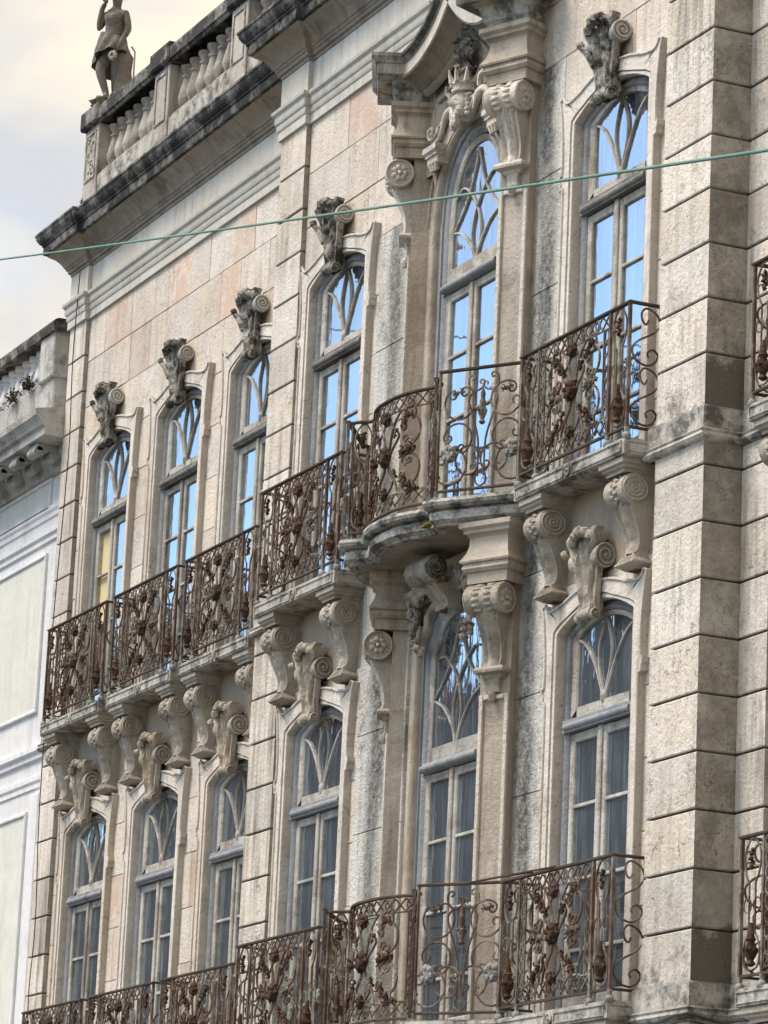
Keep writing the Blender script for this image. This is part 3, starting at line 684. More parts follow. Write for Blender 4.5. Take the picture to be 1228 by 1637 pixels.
frm = [(0.51, FLU), (0.51, 10.5), (0.51, 11.5)] + oval(0.50, 11.55, 12.17)
gls = [(0.452, TE + 0.13), (0.452, 11.3), (0.452, 11.47)] + oval(0.44, 11.52, 12.10)
hb = TE + 0.2
lensU = [[(0.0, 12.06), (-0.08, 11.84), (-0.21, 11.62), (-0.42, 11.43)], [(-0.42, 11.70), (-0.28, 11.77), (-0.11, 11.66), (0.02, 11.5), (0.08, 11.33), (0.06, 11.18), (0.0, 11.07)], [(-0.43, 11.41), (-0.26, 11.35), (-0.09, 11.2), (-0.02, 11.07)]]
winEU = bow_window(FLU, TE, inn, frm, gls, (10.3, 9.75, 9.2), lensU)
TL = 6.80
inn = [(0.61, FLL), (0.61, 6.8), (0.61, 7.80), (0.585, 7.85), (0.53, 7.90), (0.47, 7.95), (0.455, 8.0), (0.455, 8.05), (0.38, 8.10), (0.28, 8.16), (0.15, 8.20), (0.0, 8.215)]
frm = [(0.51, FLL), (0.51, 6.8), (0.51, 7.76), (0.495, 7.80), (0.45, 7.85), (0.40, 7.90), (0.385, 7.95), (0.385, 7.98), (0.32, 8.03), (0.22, 8.08), (0.12, 8.11), (0.0, 8.12)]
gls = [(0.452, TL + 0.13), (0.452, 7.4), (0.452, 7.72), (0.44, 7.76), (0.40, 7.80), (0.36, 7.84), (0.35, 7.88), (0.34, 7.92), (0.28, 7.97), (0.19, 8.02), (0.1, 8.04), (0.0, 8.05)]
hb = TL + 0.2
lensL = [[(0.0, 7.99), (-0.09, 7.77), (-0.22, 7.56), (-0.43, 7.38)], [(-0.40, 7.70), (-0.27, 7.71), (-0.10, 7.58), (0.01, 7.44), (0.07, 7.25), (0.05, 7.08), (0.0, 6.96)], [(-0.43, 7.36), (-0.26, 7.28), (-0.09, 7.11), (-0.02, 6.96)]]
winEL = bow_window(FLL, TL, inn, frm, gls, (6.18, 5.6, 5.05), lensL)
curtain(WIN['BL'], -0.43, -0.02, 4.7, 6.7, seed=11); curtain(WIN['AL'], 0.03, 0.43, 4.7, 6.7, seed=12); curtain(WIN['FL'], 0.05, 0.43, 4.7, 6.68, seed=13); curtain(winEL, -0.43, -0.12, 4.7, 6.7, seed=14, y=0.2); film(WIN['BL'], 0.22, 4.8, 5.7, 0.4, 8)
curtain(winEU, -0.40, 0.02, 8.75, 10.85, seed=7, y=0.2); curtain(winEU, 0.05, 0.42, 8.75, 11.9, seed=8, y=0.2)

# ================================================================== scroll keystones
def keystone_mesh(lower):
    b = MB(); H = 0.66; n, mu = 36, 22; P = []
    for i in range(n + 1):
        t = i / n; z = t * H
        hw = 0.095 + 0.03 * t + (0.085 if not lower else 0.10) * max(0, t - 0.35) ** 1.3 / 0.57
        pj = 0.07 + 0.02 * math.sin(t * 3) + 0.09 * t ** 2.0
        if t < 0.1: pj += 0.03 * math.cos((t / 0.1) * math.pi / 2)
        if t > 0.9: pj -= 0.6 * (t - 0.9) ** 1.2
        row = []
        for k in range(mu + 1):
            u = 2 * k / mu - 1
            conc = (0.045 if t > 0.3 else 0.015) * (1 - u * u) * min(1, t * 2.2)
            lob = (0.022 * abs(math.sin(t * 7 * math.pi)) * (1 - abs(u)) + 0.012 * math.cos(u * 9)) if not lower else (0.016 * math.cos(u * 15) * min(1, t * 1.6) + 0.010 * abs(math.sin(t * 5 * math.pi)))
            rim = 0.022 * math.exp(-((abs(u) - 0.88) / 0.1) ** 2)
            nz_ = 0.016 * mnoise.noise(Vector((u * 3, t * 9, 3 if lower else 1)))
            row.append((u * hw * (1 + 0.12 * math.sin(t * 17) * abs(u)), -(pj - conc + lob + rim + nz_), z))
        P.append(row)
    b.grid(P)
    # flanks down to the wall
    for e in (0, -1):
        b.grid([[r[e] for r in P], [(r[e][0] * 0.92, min(0.02, r[e][1] + 0.10 - 0.02 * r[e][2] / H), r[e][2]) for r in P]])
    b.grid([[(r[0][0] * 0.92, min(0.02, r[0][1] + 0.10 - 0.02 * r[0][2] / H), r[0][2]) for r in P], [(r[-1][0] * 0.92, min(0.02, r[-1][1] + 0.10 - 0.02 * r[-1][2] / H), r[-1][2]) for r in P]])
    # curled crest
    for k in range(5):
        u = k / 4 * 2 - 1
        b.blob((u * 0.14, -0.15 - 0.02 * (1 - u * u), H - 0.02 - 0.05 * u * u), 0.05, 0.045, 0.042, 0.6, 8, 6, seed=k + (7 if lower else 0))
    b.blob((-0.03, -0.07, H - 0.01), 0.13, 0.07, 0.035, 0.5, 10, 6, seed=4)
    # leaf horn on the left, curl at the foot
    if not lower: b.tube(cspline([(-0.12, -0.10, H * 0.45), (-0.19, -0.12, H * 0.62), (-0.25, -0.14, H * 0.72), (-0.28, -0.15, H * 0.77)], 4), lambda t: 0.032 - 0.012 * t, 6)
    b.blob((-0.27, -0.15, H * 0.78), 0.034, 0.034, 0.032, 0.4, 7, 5, seed=3)
    b.tube([(-0.11, -0.085, 0.02), (0.11, -0.085, 0.02)], 0.042, 10)
    return b.mesh('keystone', 'keystone_brown' if lower else 'keystone_dark', 50)
def volute(r, th, axis_x, y, z, turns=2.3, sgn=1):
    """spiral scroll: a disc with a raised spiral fillet on its face (axis along x)"""
    b = MB(); b.lathe([(0.0, -th), (r * 0.96, -th), (r, -th * 0.6), (r, 0), (r * 0.9, 0.006), (r * 0.85, -0.012), (0.001, -0.012)], (axis_x, y, z), 18, 'x')
    if sgn < 0:
        b.v = [(2 * axis_x - p[0], p[1], p[2]) for p in b.v]
    sp = spiral(0, 0, r * 0.9, r * 0.12, 80, 80 - 360 * turns, 30)
    b.tube([(axis_x + sgn * 0.002, y + a, z + c) for a, c in sp], lambda t: r * (0.13 - 0.05 * t), 5)
    b.blob((axis_x, y, z), 0.02, r * 0.16, r * 0.16, 0, 8, 5)
    return b
def make_keystone(lower):
    me = keystone_mesh(lower); o = bpy.data.objects.new('keystone', me); COL.objects.link(o)
    mt = 'console_stone' if lower else 'casing_stone'
    for sgn in (1, -1):
        volute(0.095 if lower else 0.085, 0.12, sgn * 0.225, -0.05, 0.44 if lower else 0.50, 1.8, sgn).build('volute', mt if lower else 'frieze_stone', o, 50)
        # strap that runs from the scroll down to the foot curl
        st = MB()
        pr_ = cspline([(0.17, 0.54), (0.19, 0.44), (0.165, 0.32), (0.135, 0.18), (0.12, 0.08), (0.13, 0.0), (0.145, -0.02)], 4)
        st.grid([[(sgn * (p[0] - 0.05), -0.08 - 0.04 * p[1], p[1]) for p in pr_], [(sgn * p[0], -0.08 - 0.04 * p[1], p[1]) for p in pr_], [(sgn * p[0] * 0.95, -0.03 - 0.02 * p[1], p[1]) for p in pr_]])
        st.build('strap', 'keystone_brown' if lower else 'keystone_dark', o, 50)
        volute(0.042, 0.05, sgn * 0.14, -0.08, 0.005, 1.2, sgn).build('foot_curl', 'keystone_brown' if lower else 'keystone_dark', o, 50)
    return o
kU = make_keystone(False); kL = make_keystone(True)
for k in 'ABCDFW':
    for src, z in ((kU, SPU + 0.01), (kL, SPL + 0.03)):
        o = src if k == 'A' else copy_tree(src, palace)
        o.parent = palace; o.location = (WX[k] - 0.0, WY[k] - 0.03, z)
        if k != 'A': o.scale = (random.uniform(0.96, 1.05), random.uniform(0.95, 1.05), random.uniform(0.97, 1.02))

# ================================================================== straight balconies: slab, consoles
def make_slab():
    b = MB(); hw, dp = 0.90, 0.31
    pr_ = [(-0.10, 0.0), (-0.03, 0.0), (0.0, 0.012), (0.0, 0.128), (-0.008, 0.135), (-0.04, 0.145), (-0.31, 0.145)]
    b.sweep(pr_, [(-hw, 0.05), (-hw, -dp), (hw, -dp), (hw, 0.05)], ends=False)
    b.add([(-hw + 0.1, 0.05, 0.0005), (-hw + 0.1, -dp + 0.1, 0.0005), (hw - 0.1, -dp + 0.1, 0.0005), (hw - 0.1, 0.05, 0.0005)], [(0, 1, 2, 3)])
    me = b.mesh('balcony_slab', 'balcony_stone', 30); o = bpy.data.objects.new('balcony_slab', me); COL.objects.link(o)
    fr = MB()
    for x0, x1 in ((-0.88, -0.07), (0.07, 0.86)):
        for (u0, u1, v0, v1) in ((x0, x1, 0.028, 0.038), (x0, x1, 0.102, 0.112), (x0, x0 + 0.012, 0.038, 0.102), (x1 - 0.012, x1, 0.038, 0.102)): fr.box(u0, u1, -dp - 0.009, -dp - 0.0005, v0, v1)
    for (v0, v1) in ((0.028, 0.038), (0.102, 0.112)): fr.box(hw + 0.0005, hw + 0.009, -dp + 0.03, -0.02, v0, v1)
    fr.build('panel_frame', 'balcony_stone', o, 0)
    MB().lathe([(0.0, 0.0), (0.05, 0.0), (0.05, -0.012), (0.036, -0.016), (0.033, -0.008), (0.012, -0.008), (0.01, -0.018), (0.001, -0.02)], (0, -dp, 0.07), 14, 'y').build('boss', 'balcony_stone', o, 40)
    # moulding below the slab against the wall
    return o
def make_console():
    wd = 0.135
    ab = MB(); pr_ = [(-0.06, 0.0), (-0.05, 0.0), (-0.045, 0.02), (-0.02, 0.035), (-0.02, 0.05), (0.0, 0.062), (0.0, 0.10), (-0.06, 0.10)]
    ab.sweep(pr_, [(-0.19, 0.02), (-0.19, -0.29), (0.19, -0.29), (0.19, 0.02)], ends=False)
    ab.box(-0.14, 0.14, -0.25, 0.02, 0.0, 0.10)
    me = ab.mesh('console', 'console_stone', 35); o = bpy.data.objects.new('console', me); COL.objects.link(o)
    # S-shaped body, tapering downwards: side profile (y, z) front edge
    fp = cspline([(-0.17, 0.0, 0), (-0.20, -0.12, 0), (-0.185, -0.22, 0), (-0.15, -0.32, 0), (-0.105, -0.42, 0), (-0.085, -0.50, 0), (-0.095, -0.56, 0), (-0.12, -0.585, 0)], 4)
    P = []
    for p in fp:
        y, z = p[0], p[1]; t = -z / 0.585; hw = wd * (1 - 0.34 * t) + 0.02 * math.sin(t * 3.1)
        row = []
        for k in range(13):
            u = k / 6 - 1
            leaf = 0.026 * math.exp(-(u / 0.33) ** 2) * (0.5 + 0.6 * abs(math.sin(t * 19))) - 0.02 * math.exp(-((abs(u) - 0.62) / 0.16) ** 2)
            row.append((u * hw, y - leaf, z))
        P.append(row)
    bd = MB().grid(P)
    for e in (0, -1): bd.grid([[r[e] for r in P], [(r[e][0], 0.02, r[e][2]) for r in P]])
    bd.build('console_body', 'console_stone', o, 50)
    rl = MB(); rl.lathe([(0.09, -0.15), (0.115, -0.14), (0.12, -0.1), (0.108, -0.06), (0.112, -0.03), (0.104, 0.0), (0.112, 0.03), (0.108, 0.06), (0.12, 0.1), (0.115, 0.14), (0.09, 0.15)], (0, -0.155, -0.115), 20, 'x')
    for i in range(14):
        a = math.pi * (0.6 + 0.9 * i / 13)
        rl.blob((0.0 + (i % 2) * 0.05 - 0.025, -0.155 + 0.112 * math.cos(a), -0.115 + 0.112 * math.sin(a)), 0.03, 0.016, 0.016, 0.3, 6, 4, seed=i)
    rl.build('scroll_roll', 'console_stone', o, 45)
    for s in (1, -1):
        ring = MB()
        for rr in (0.09, 0.06, 0.03):
            ring.tube([(s * 0.152, -0.155 + rr * math.cos(R(a)) * (1.12 if rr > 0.05 else 1), -0.115 + rr * math.sin(R(a))) for a in range(0, 361, 20)], 0.009, 5, ends=False)
        ring.blob((s * 0.152, -0.155, -0.115), 0.012, 0.016, 0.016, 0, 7, 5); ring.build('rosette_ring', 'console_stone', o, 50)
    ft = MB(); ft.sweep([(-0.1, -0.70), (-0.02, -0.70), (0.02, -0.675), (0.045, -0.66), (0.045, -0.65), (0.0, -0.61), (-0.01, -0.60), (-0.01, -0.582), (-0.1, -0.582)], [(-0.10, 0.02), (-0.10, -0.115), (0.10, -0.115), (0.10, 0.02)], ends=False)
    ft.box(-0.07, 0.07, -0.09, 0.02, -0.70, -0.582)
    for u in (-0.09, -0.03, 0.03, 0.09): ft.tube([(u * 0.8, -0.115, -0.60), (u, -0.155, -0.655)], 0.014, 5)
    ft.build('console_foot', 'console_stone', o, 35)
    return o
slab0 = make_slab(); cons0 = make_console(); used_s = used_c = False
for k in 'ABCDFW':
    for zb in (FLU - 0.145, FLL - 0.145):
        o = slab0 if not used_s else copy_tree(slab0, palace); used_s = True
        o.parent = palace; o.location = (WX[k], WY[k], zb)
        for s in (-0.66, 0.66):
            c = cons0 if not used_c else copy_tree(cons0, palace); used_c = True
            c.parent = palace; c.location = (WX[k] + s, WY[k] - 0.002, zb - 0.10)

# ================================================================== the bow: splayed piers, serpentine slab, pediment
XE = WX['E']; AL = R(25)
def pier_frame(side):
    """local axes: x along the pier's front (outwards to the side), -y outwards; mirrored on the left"""
    a = AL
    return Matrix.Translation((XE + side * 1.12 + (0.16 if side < 0 else 0.0), -0.02 + (0.09 if side < 0 else 0), 0)) @ Matrix.Rotation(side * a, 4, 'Z')
def rosette(b, c, r, axis, n=8):
    for i in range(n):
        a = 2 * math.pi * i / n
        if axis == 'x': b.blob((c[0], c[1] + 0.6 * r * math.cos(a), c[2] + 0.6 * r * math.sin(a)), 0.02, r * 0.33, r * 0.33, 0.3, 7, 5, seed=i)
        else: b.blob((c[0] + 0.6 * r * math.cos(a), c[1], c[2] + 0.6 * r * math.sin(a)), r * 0.33, 0.02, r * 0.33, 0.3, 7, 5, seed=i)
    b.blob(c, *((0.03, r * 0.28, r * 0.28) if axis == 'x' else (r * 0.28, 0.03, r * 0.28)), 0.2, 8, 5)
    return b
def pier(side, zt, zb, upper):
    M = pier_frame(side)
    rot = M.to_euler(); loc = M.translation
    sh = MB(); hw = 0.15
    sh.box(-hw, hw, -0.13, 0.45, zb, zt - 0.46)
    o = sh.build('pier', 'bay_stone', palace, 0, loc=(loc.x, loc.y, 0), rz=side * AL)
    pf = MB()
    for (u0, u1, v0, v1) in ((-hw, -hw + 0.045, zb, zt - 1.36), (hw - 0.045, hw, zb, zt - 1.36), (-hw + 0.045, hw - 0.045, zt - 1.40, zt - 1.36)): pf.box(u0, u1, -0.152, -0.1305, v0, v1, 0.008)
    pf.build('panel_frame', 'casing_stone', o, 30)
    # cushion block and mouldings on top
    cs = [(0.0, zt - 0.49), (0.03, zt - 0.49), (0.03, zt - 0.40), (0.045, zt - 0.398), (0.065, zt - 0.37), (0.055, zt - 0.33), (0.075, zt - 0.325), (0.08, zt - 0.31), (0.065, zt - 0.285), (0.04, zt - 0.24), (0.025, zt - 0.18), (0.022, zt - 0.12), (0.045, zt - 0.09), (0.06, zt - 0.085), (0.06, zt - 0.06), (0.09, zt - 0.04), (0.09, zt), (0.0, zt)]
    cu = MB(); cw = 0.17
    cu.sweep(cs, [(-cw, 0.42), (-cw, -0.26), (cw, -0.26), (cw, 0.42)], ends=False)
    cu.cap([(-cw, 0.42, zt - 0.49), (cw, 0.42, zt - 0.49), (cw, -0.26, zt - 0.49), (-cw, -0.26, zt - 0.49)])
    cu.cap([(-cw, 0.42, zt), (cw, 0.42, zt), (cw, -0.26, zt), (-cw, -0.26, zt)])
    cu.build('cushion_block', 'bay_stone', o, 35)
    # scroll console under it
    zc = zt - 0.62
    fp = cspline([(-0.24, zc + 0.08, 0), (-0.29, zc - 0.04, 0), (-0.27, zc - 0.15, 0), (-0.22, zc - 0.27, 0), (-0.185, zc - 0.38, 0), (-0.18, zc - 0.48, 0), (-0.20, zc - 0.53, 0)], 5)
    P = []; z_0, z_1 = fp[0][1], fp[-1][1]
    for p in fp:
        t = (z_0 - p[1]) / (z_0 - z_1); h_ = 0.125 * (1 - 0.35 * t)
        row = []
        for k in range(13):
            u = k / 6 - 1
            leaf = 0.024 * math.exp(-(u / 0.38) ** 2) * (0.6 + 0.5 * abs(math.sin(t * 14))) + 0.01 * math.cos(u * 12) * (1 - t) - 0.016 * math.exp(-((abs(u) - 0.68) / 0.14) ** 2)
            row.append((u * h_, p[0] - leaf, p[1]))
        P.append(row)
    bd = MB().grid(P)
    for e in (0, -1): bd.grid([[r[e] for r in P], [(r[e][0], -0.12, r[e][2]) for r in P]])
    bd.build('console_body', 'casing_stone' if upper else 'console_stone', o, 50)
    rl = MB(); rr = 0.125
    rl.lathe([(rr * 0.8, -0.165), (rr, -0.16), (rr, -0.12), (rr * 0.9, -0.1), (rr * 0.94, -0.05), (rr * 0.84, 0.0), (rr * 0.94, 0.05), (rr * 0.9, 0.1), (rr, 0.12), (rr, 0.16), (rr * 0.8, 0.165)], (0, -0.25, zc), 22, 'x')
    for i in range(18):
        a = math.pi * (0.55 + 1.0 * (i % 9) / 8)
        rl.blob((-0.06 if i < 9 else 0.06, -0.25 + rr * 0.92 * math.cos(a), zc + rr * 0.92 * math.sin(a)), 0.04, 0.016, 0.018, 0.3, 6, 4, seed=i)
    rl.build('scroll_roll', 'casing_stone' if upper else 'console_stone', o, 45)
    for s in (1, -1):
        q = MB(); rosette(q, (s * 0.168, -0.25, zc), 0.085, 'x', 7)
        q.tube([(s * 0.166, -0.25 + rr * 0.93 * math.cos(R(a)), zc + rr * 0.93 * math.sin(R(a))) for a in range(0, 361, 18)], 0.012, 5, ends=False)
        q.build('rosette', 'casing_stone' if upper else 'console_stone', o, 50)
    ft = MB(); zf = zc - 0.53
    ft.sweep([(-0.05, zf - 0.09), (-0.02, zf - 0.09), (0.0, zf - 0.06), (0.045, zf - 0.045), (0.05, zf - 0.025), (0.035, zf), (-0.05, zf)], [(-0.10, -0.10), (-0.10, -0.19), (0.10, -0.19), (0.10, -0.10)], ends=False)
    ft.box(-0.06, 0.06, -0.17, -0.125, zf - 0.2, zf - 0.02, 0.01); ft.blob((0, -0.17, zf - 0.23), 0.03, 0.04, 0.05, 0.4)
    ft.build('console_foot', 'casing_stone' if upper else 'console_stone', o, 35)
    return o
for side in (1, -1):
    pier(side, 12.66, FLU, True); pier(side, 8.50, FLL, False)
# serpentine balcony of the bow
HALF = [(0.0, -0.66), (0.16, -0.655), (0.32, -0.625), (0.46, -0.575), (0.56, -0.53), (0.64, -0.51), (0.70, -0.53), (0.76, -0.59), (0.82, -0.625), (0.90, -0.60), (1.17, -0.42), (1.50, -0.20), (1.55, -0.10), (1.55, 0.02)]
def bow_path(grow=0.0): return [(XE - x, y) for x, y in reversed(HALF)] + [(XE + x, y) for x, y in HALF[1:]]
BOWP = [(-0.12, -0.19), (-0.075, -0.19), (-0.07, -0.175), (-0.045, -0.16), (-0.02, -0.15), (-0.012, -0.105), (-0.02, -0.085), (-0.055, -0.08), (-0.055, -0.062), (0.0, -0.058), (0.032, -0.045), (0.045, -0.018), (0.035, 0.008), (0.0, 0.02), (-0.03, 0.022), (-0.12, 0.03)]
for fl in (FLU, FLL):
    path = bow_path()
    b = MB(); b.sweep([(o, fl + h) for o, h in BOWP], path, ends=False)
    o = b.build('bow_balcony_slab', 'crust_stone', palace, 40)
    ins = []
    for (x, y) in path: ins.append((XE + (x - XE) * 0.93, y * 0.82 + 0.01))
    MB().cap([(x, y, fl - 0.188) for x, y in ins]).build('slab_soffit', 'soffit_shade_stone', o, 0)
    MB().cap([(x, y, fl + 0.025) for x, y in ins]).build('slab_floor', 'crust_stone', o, 0)
MB().blob((XE + 0.74, -0.585, FLU - 0.165), 0.09, 0.03, 0.018, 0.8, 10, 6, 5).build('lichen_patch', 'moss_yellow', palace, 60)
# entablature between the lower piers, under the balcony
MB().sweep([(0.0, 8.18), (0.03, 8.18), (0.03, 8.24), (0.06, 8.27), (0.06, 8.32), (0.0, 8.32)], [(XE - 1.0, 0.0), (XE + 1.0, 0.0)]).build('lintel_mould', 'bay_stone', palace, 30)
# the large carved scroll keystone of the lower bow window with its foliage
def bow_key():
    b = MB(); fp = cspline([(-0.16, 8.34, 0), (-0.30, 8.28, 0), (-0.25, 8.20, 0), (-0.16, 8.12, 0), (-0.10, 8.05, 0), (-0.12, 8.0, 0)], 5); P = []
    for i, p in enumerate(fp):
        t = i / (len(fp) - 1); h_ = 0.16 * (1 - 0.3 * t)
        P.append([(u / 6 * h_, p[0] - 0.02 * math.cos(u / 6 * 7) - 0.02 * mnoise.noise(Vector((u, t * 8, 0))), p[1]) for u in range(-6, 7)])
    b.grid(P)
    for e in (0, -1): b.grid([[r[e] for r in P], [(r[e][0], 0.0, r[e][2]) for r in P]])
    o = b.build('bow_keystone', 'keystone_brown', palace, 50, loc=(XE + 0.02, 0.02, 0.03))
    rl = MB().lathe([(0.07, -0.2), (0.10, -0.19), (0.105, -0.1), (0.095, 0.0), (0.105, 0.1), (0.10, 0.19), (0.07, 0.2)], (0, -0.27, 8.30), 18, 'x')
    for k in range(12): rl.tube([(-0.18 + k * 0.033, -0.27 + 0.104 * math.cos(R(a)), 8.30 + 0.104 * math.sin(R(a))) for a in range(90, 300, 30)], 0.008, 4)
    rl.build('scroll_roll', 'keystone_brown', o, 45)
    volute(0.1, 0.03, 0.205, -0.27, 8.30, 2.4, 1).build('volute', 'keystone_dark', o, 50)
    return o
bow_key()
def foliage(pts, r, mat, name, parent, seed=0):
    b = MB(); rnd = random.Random(seed)
    for i, p in enumerate(pts):
        for q in range(3):
            b.blob((p[0] + rnd.uniform(-r, r), p[1] + rnd.uniform(-0.03, 0.02), p[2] + rnd.uniform(-r, r)), r * rnd.uniform(0.4, 0.9), 0.03, r * rnd.uniform(0.5, 1.0), 0.9, 7, 5, seed=i * 3 + q + seed)
    return b.build(name, mat, parent, 60)
for s in (-1, 1):
    foliage([(XE + s * (0.52 + 0.09 * math.sin(i * 0.5)), -0.06, 8.25 - i * 0.06) for i in range(9)], 0.05, 'keystone_brown', 'carved_foliage', palace, 3 + s)
    foliage([(XE + s * (0.28 + 0.05 * i), -0.08, 8.28 - i * 0.02) for i in range(5)], 0.055, 'keystone_brown', 'carved_foliage', palace, 9 + s)
# ---- pediment: entablature blocks on the piers and the ogee raking cornice
CORP = [(-0.3, 12.66), (0.0, 12.66), (0.02, 12.67), (0.035, 12.70), (0.05, 12.72), (0.05, 12.76), (0.065, 12.78), (0.085, 12.85), (0.15, 12.86), (0.21, 12.855), (0.215, 12.865), (0.215, 12.945), (0.23, 12.95), (0.235, 12.962), (0.25, 12.98), (0.265, 13.0), (0.265, 13.03), (-0.3, 13.05)]
for side in (1, -1):
    cw = 0.19
    b = MB(); b.sweep(CORP, [(-cw, 0.45), (-cw, -0.27), (cw, -0.27), (cw, 0.45)], ends=False)
    M = pier_frame(side)
    o = b.build('pediment_block', 'balcony_stone', palace, 30, loc=(M.translation.x, M.translation.y, 0), rz=side * AL)
    # raking cornice: section (projection, height above the line) swept along an ogee in elevation
    sec = [(0.0, -0.20), (0.03, -0.19), (0.05, -0.172), (0.06, -0.148), (0.08, -0.144), (0.12, -0.11), (0.22, -0.08), (0.30, -0.075), (0.305, -0.06), (0.305, 0.04), (0.325, 0.05), (0.345, 0.08), (0.37, 0.10), (0.37, 0.13), (0.0, 0.14)]
    line = cspline([(0.82, 12.895, 0), (0.63, 12.92, 0), (0.45, 12.985, 0), (0.26, 13.10, 0), (0.11, 13.23, 0), (0.0, 13.34, 0)], 6)
    P = []
    for i, p in enumerate(line):
        a = line[max(i - 1, 0)]; c = line[min(i + 1, len(line) - 1)]
        t = Vector((c[0] - a[0], c[1] - a[1])).normalized(); nn = Vector((t.y, -t.x)); 
        if nn.y < 0: nn = -nn
        yb = -0.06 - 0.03 * min(1, max(0, (p[0] - 0.3) / 0.6))
        P.append([(XE + 0.08 + side * (p[0] + nn.x * h), yb - pr_ * 0.78, p[1] + nn.y * h) for pr_, h in sec])
    rk = MB().grid(P); rk.cap(P[0]); rk.cap(P[-1]); rk.build('raking_cornice', 'soffit_shade_stone' , palace, 35)
    fc = MB().grid([[(q[8][0], q[8][1] - 0.004, q[8][2]) for q in P], [(q[9][0], q[9][1] - 0.004, q[9][2]) for q in P]]); fc.build('cornice_fascia', 'frieze_stone', palace, 40)
    tp = MB().grid([[(q[k][0], q[k][1] - 0.003, q[k][2] + 0.003) for k in (10, 11, 12, 13, 14)] for q in P]); tp.build('cornice_cymatium', 'black_stone', palace, 40)
    # tympanum fillet
    P2 = [(XE + 0.08 + side * p[0] * 0.84, -0.03, p[1] - 0.27) for p in line]
    MB().tube(P2, 0.018, 6).build('tympanum_fillet', 'bay_stone', palace, 50)
tym = MB()
line = [(1.25, 12.86), (0.8, 12.87), (0.63, 12.90), (0.45, 12.96), (0.26, 13.07), (0.11, 13.20), (0.0, 13.3)]
pts = [(XE + x, -0.015, z) for x, z in line] + [(XE - x, -0.015, z) for x, z in reversed(line[:-1])]
bot = [(-1.25, 12.0), (-0.7, 12.0)] + [(-0.66 * math.cos(math.pi * k / 12), 11.70 + 0.64 * math.sin(math.pi * k / 12)) for k in range(1, 12)] + [(0.7, 12.0), (1.25, 12.0)]
tym.cap(pts + [(XE + x, -0.015, z) for x, z in bot]); tym.build('tympanum', 'bay_stone', palace, 0)
# shell
sh = MB(); P = []
for i in range(9):
    t = i / 8; row = []
    for k in range(25):
        a = R(-75 + 150 * k / 24); r_ = 0.05 + 0.24 * t * (1 + 0.06 * math.cos(k * math.pi / 2))
        row.append((XE + r_ * math.sin(a) * 0.62, -0.03 - 0.10 * math.sin(t * 2.2) - 0.022 * t * math.cos(k * math.pi / 1.5), 12.70 + r_ * math.cos(a) * 1.15))
    P.append(row)
sh.grid(P)
for k in range(7): sh.blob((XE + 0.18 * math.sin(R(-80 + 27 * k)), -0.09, 12.98 + 0.12 * math.cos(R(-80 + 27 * k))), 0.05, 0.05, 0.05, 0.8, 7, 5, seed=k)
sh.blob((XE, -0.07, 13.12), 0.07, 0.06, 0.06, 0.8, 8, 6, 9); sh.blob((XE, -0.06, 12.68), 0.09, 0.07, 0.05, 0.6, 8, 6, 5)
sh.v = [(p[0] + 0.07, p[1] - 0.01, 12.69 + (p[2] - 12.69) * 0.82) for p in sh.v]
sh.build('shell_cartouche', 'keystone_dark', palace, 60)
# crowned bearded mask over the arch
hd = MB(); cx, cz = XE + 0.03, 12.38
rings = []
for i in range(17):
    th = math.pi * i / 16; ring = []
    for k in range(20):
        a = 2 * math.pi * k / 20; dv = Vector((math.sin(th) * math.cos(a), math.sin(th) * math.sin(a), math.cos(th)))
        x, y, z = dv.x * 0.085, dv.y * 0.10, dv.z * 0.12
        if dv.y < 0:
            f = -dv.y
            y -= 0.052 * math.exp(-((x / 0.018) ** 2 + ((z + 0.005) / 0.03) ** 2))          # nose
            y += 0.032 * (math.exp(-(((x - 0.034) / 0.016) ** 2 + ((z - 0.025) / 0.013) ** 2)) + math.exp(-(((x + 0.034) / 0.016) ** 2 + ((z - 0.025) / 0.013) ** 2)))  # eye sockets
            y -= 0.014 * math.exp(-((x / 0.06) ** 2 + ((z - 0.05) / 0.012) ** 2))           # brow
            y += 0.015 * math.exp(-((x / 0.022) ** 2 + ((z + 0.052) / 0.008) ** 2))         # mouth
        ring.append((cx + x, -0.06 + y, cz + z))
    rings.append(ring)
hd.grid(rings, closed_v=True)
mask = hd.build('crowned_mask', 'casing_stone', palace, 60)
bd = MB()
for i in range(26):
    u = random.uniform(-1, 1); v = random.uniform(0, 1)
    bd.blob((cx + u * 0.075 * (1 - 0.4 * v), -0.12 - 0.02 * (1 - u * u), cz - 0.055 - 0.12 * v), 0.02, 0.03, 0.035, 0.5, 6, 5, seed=i)
for s in (-1, 1):
    for i in range(5): bd.blob((cx + s * 0.09, -0.07, cz + 0.05 - 0.035 * i), 0.025, 0.04, 0.025, 0.5, 6, 5, seed=i + 30)
bd.build('beard', 'casing_stone', mask, 60)
crw = MB().lathe([(0.09, 0.0), (0.105, 0.005), (0.105, 0.025), (0.095, 0.03), (0.10, 0.055), (0.11, 0.06), (0.11, 0.075), (0.10, 0.08), (0.02, 0.08)], (cx, -0.06, cz + 0.085), 20)
for i in range(9):
    a = 2 * math.pi * i / 9 + 0.3; p0 = Vector((cx + 0.102 * math.cos(a), -0.06 + 0.102 * math.sin(a), cz + 0.16))
    crw.tube([p0, p0 + Vector((0.018 * math.cos(a), 0.018 * math.sin(a), 0.05)), p0 + Vector((0.03 * math.cos(a), 0.03 * math.sin(a), 0.10))], lambda t: 0.026 * (1 - 0.85 * t), 5)
crw.build('crown', 'casing_stone', mask, 40)
for o_ in [mask] + list(mask.children):
    for v in o_.data.vertices: v.co = Vector((cx, 0.03, cz - 0.05)) + (v.co - Vector((cx, 0.03, cz - 0.05))) * 1.16
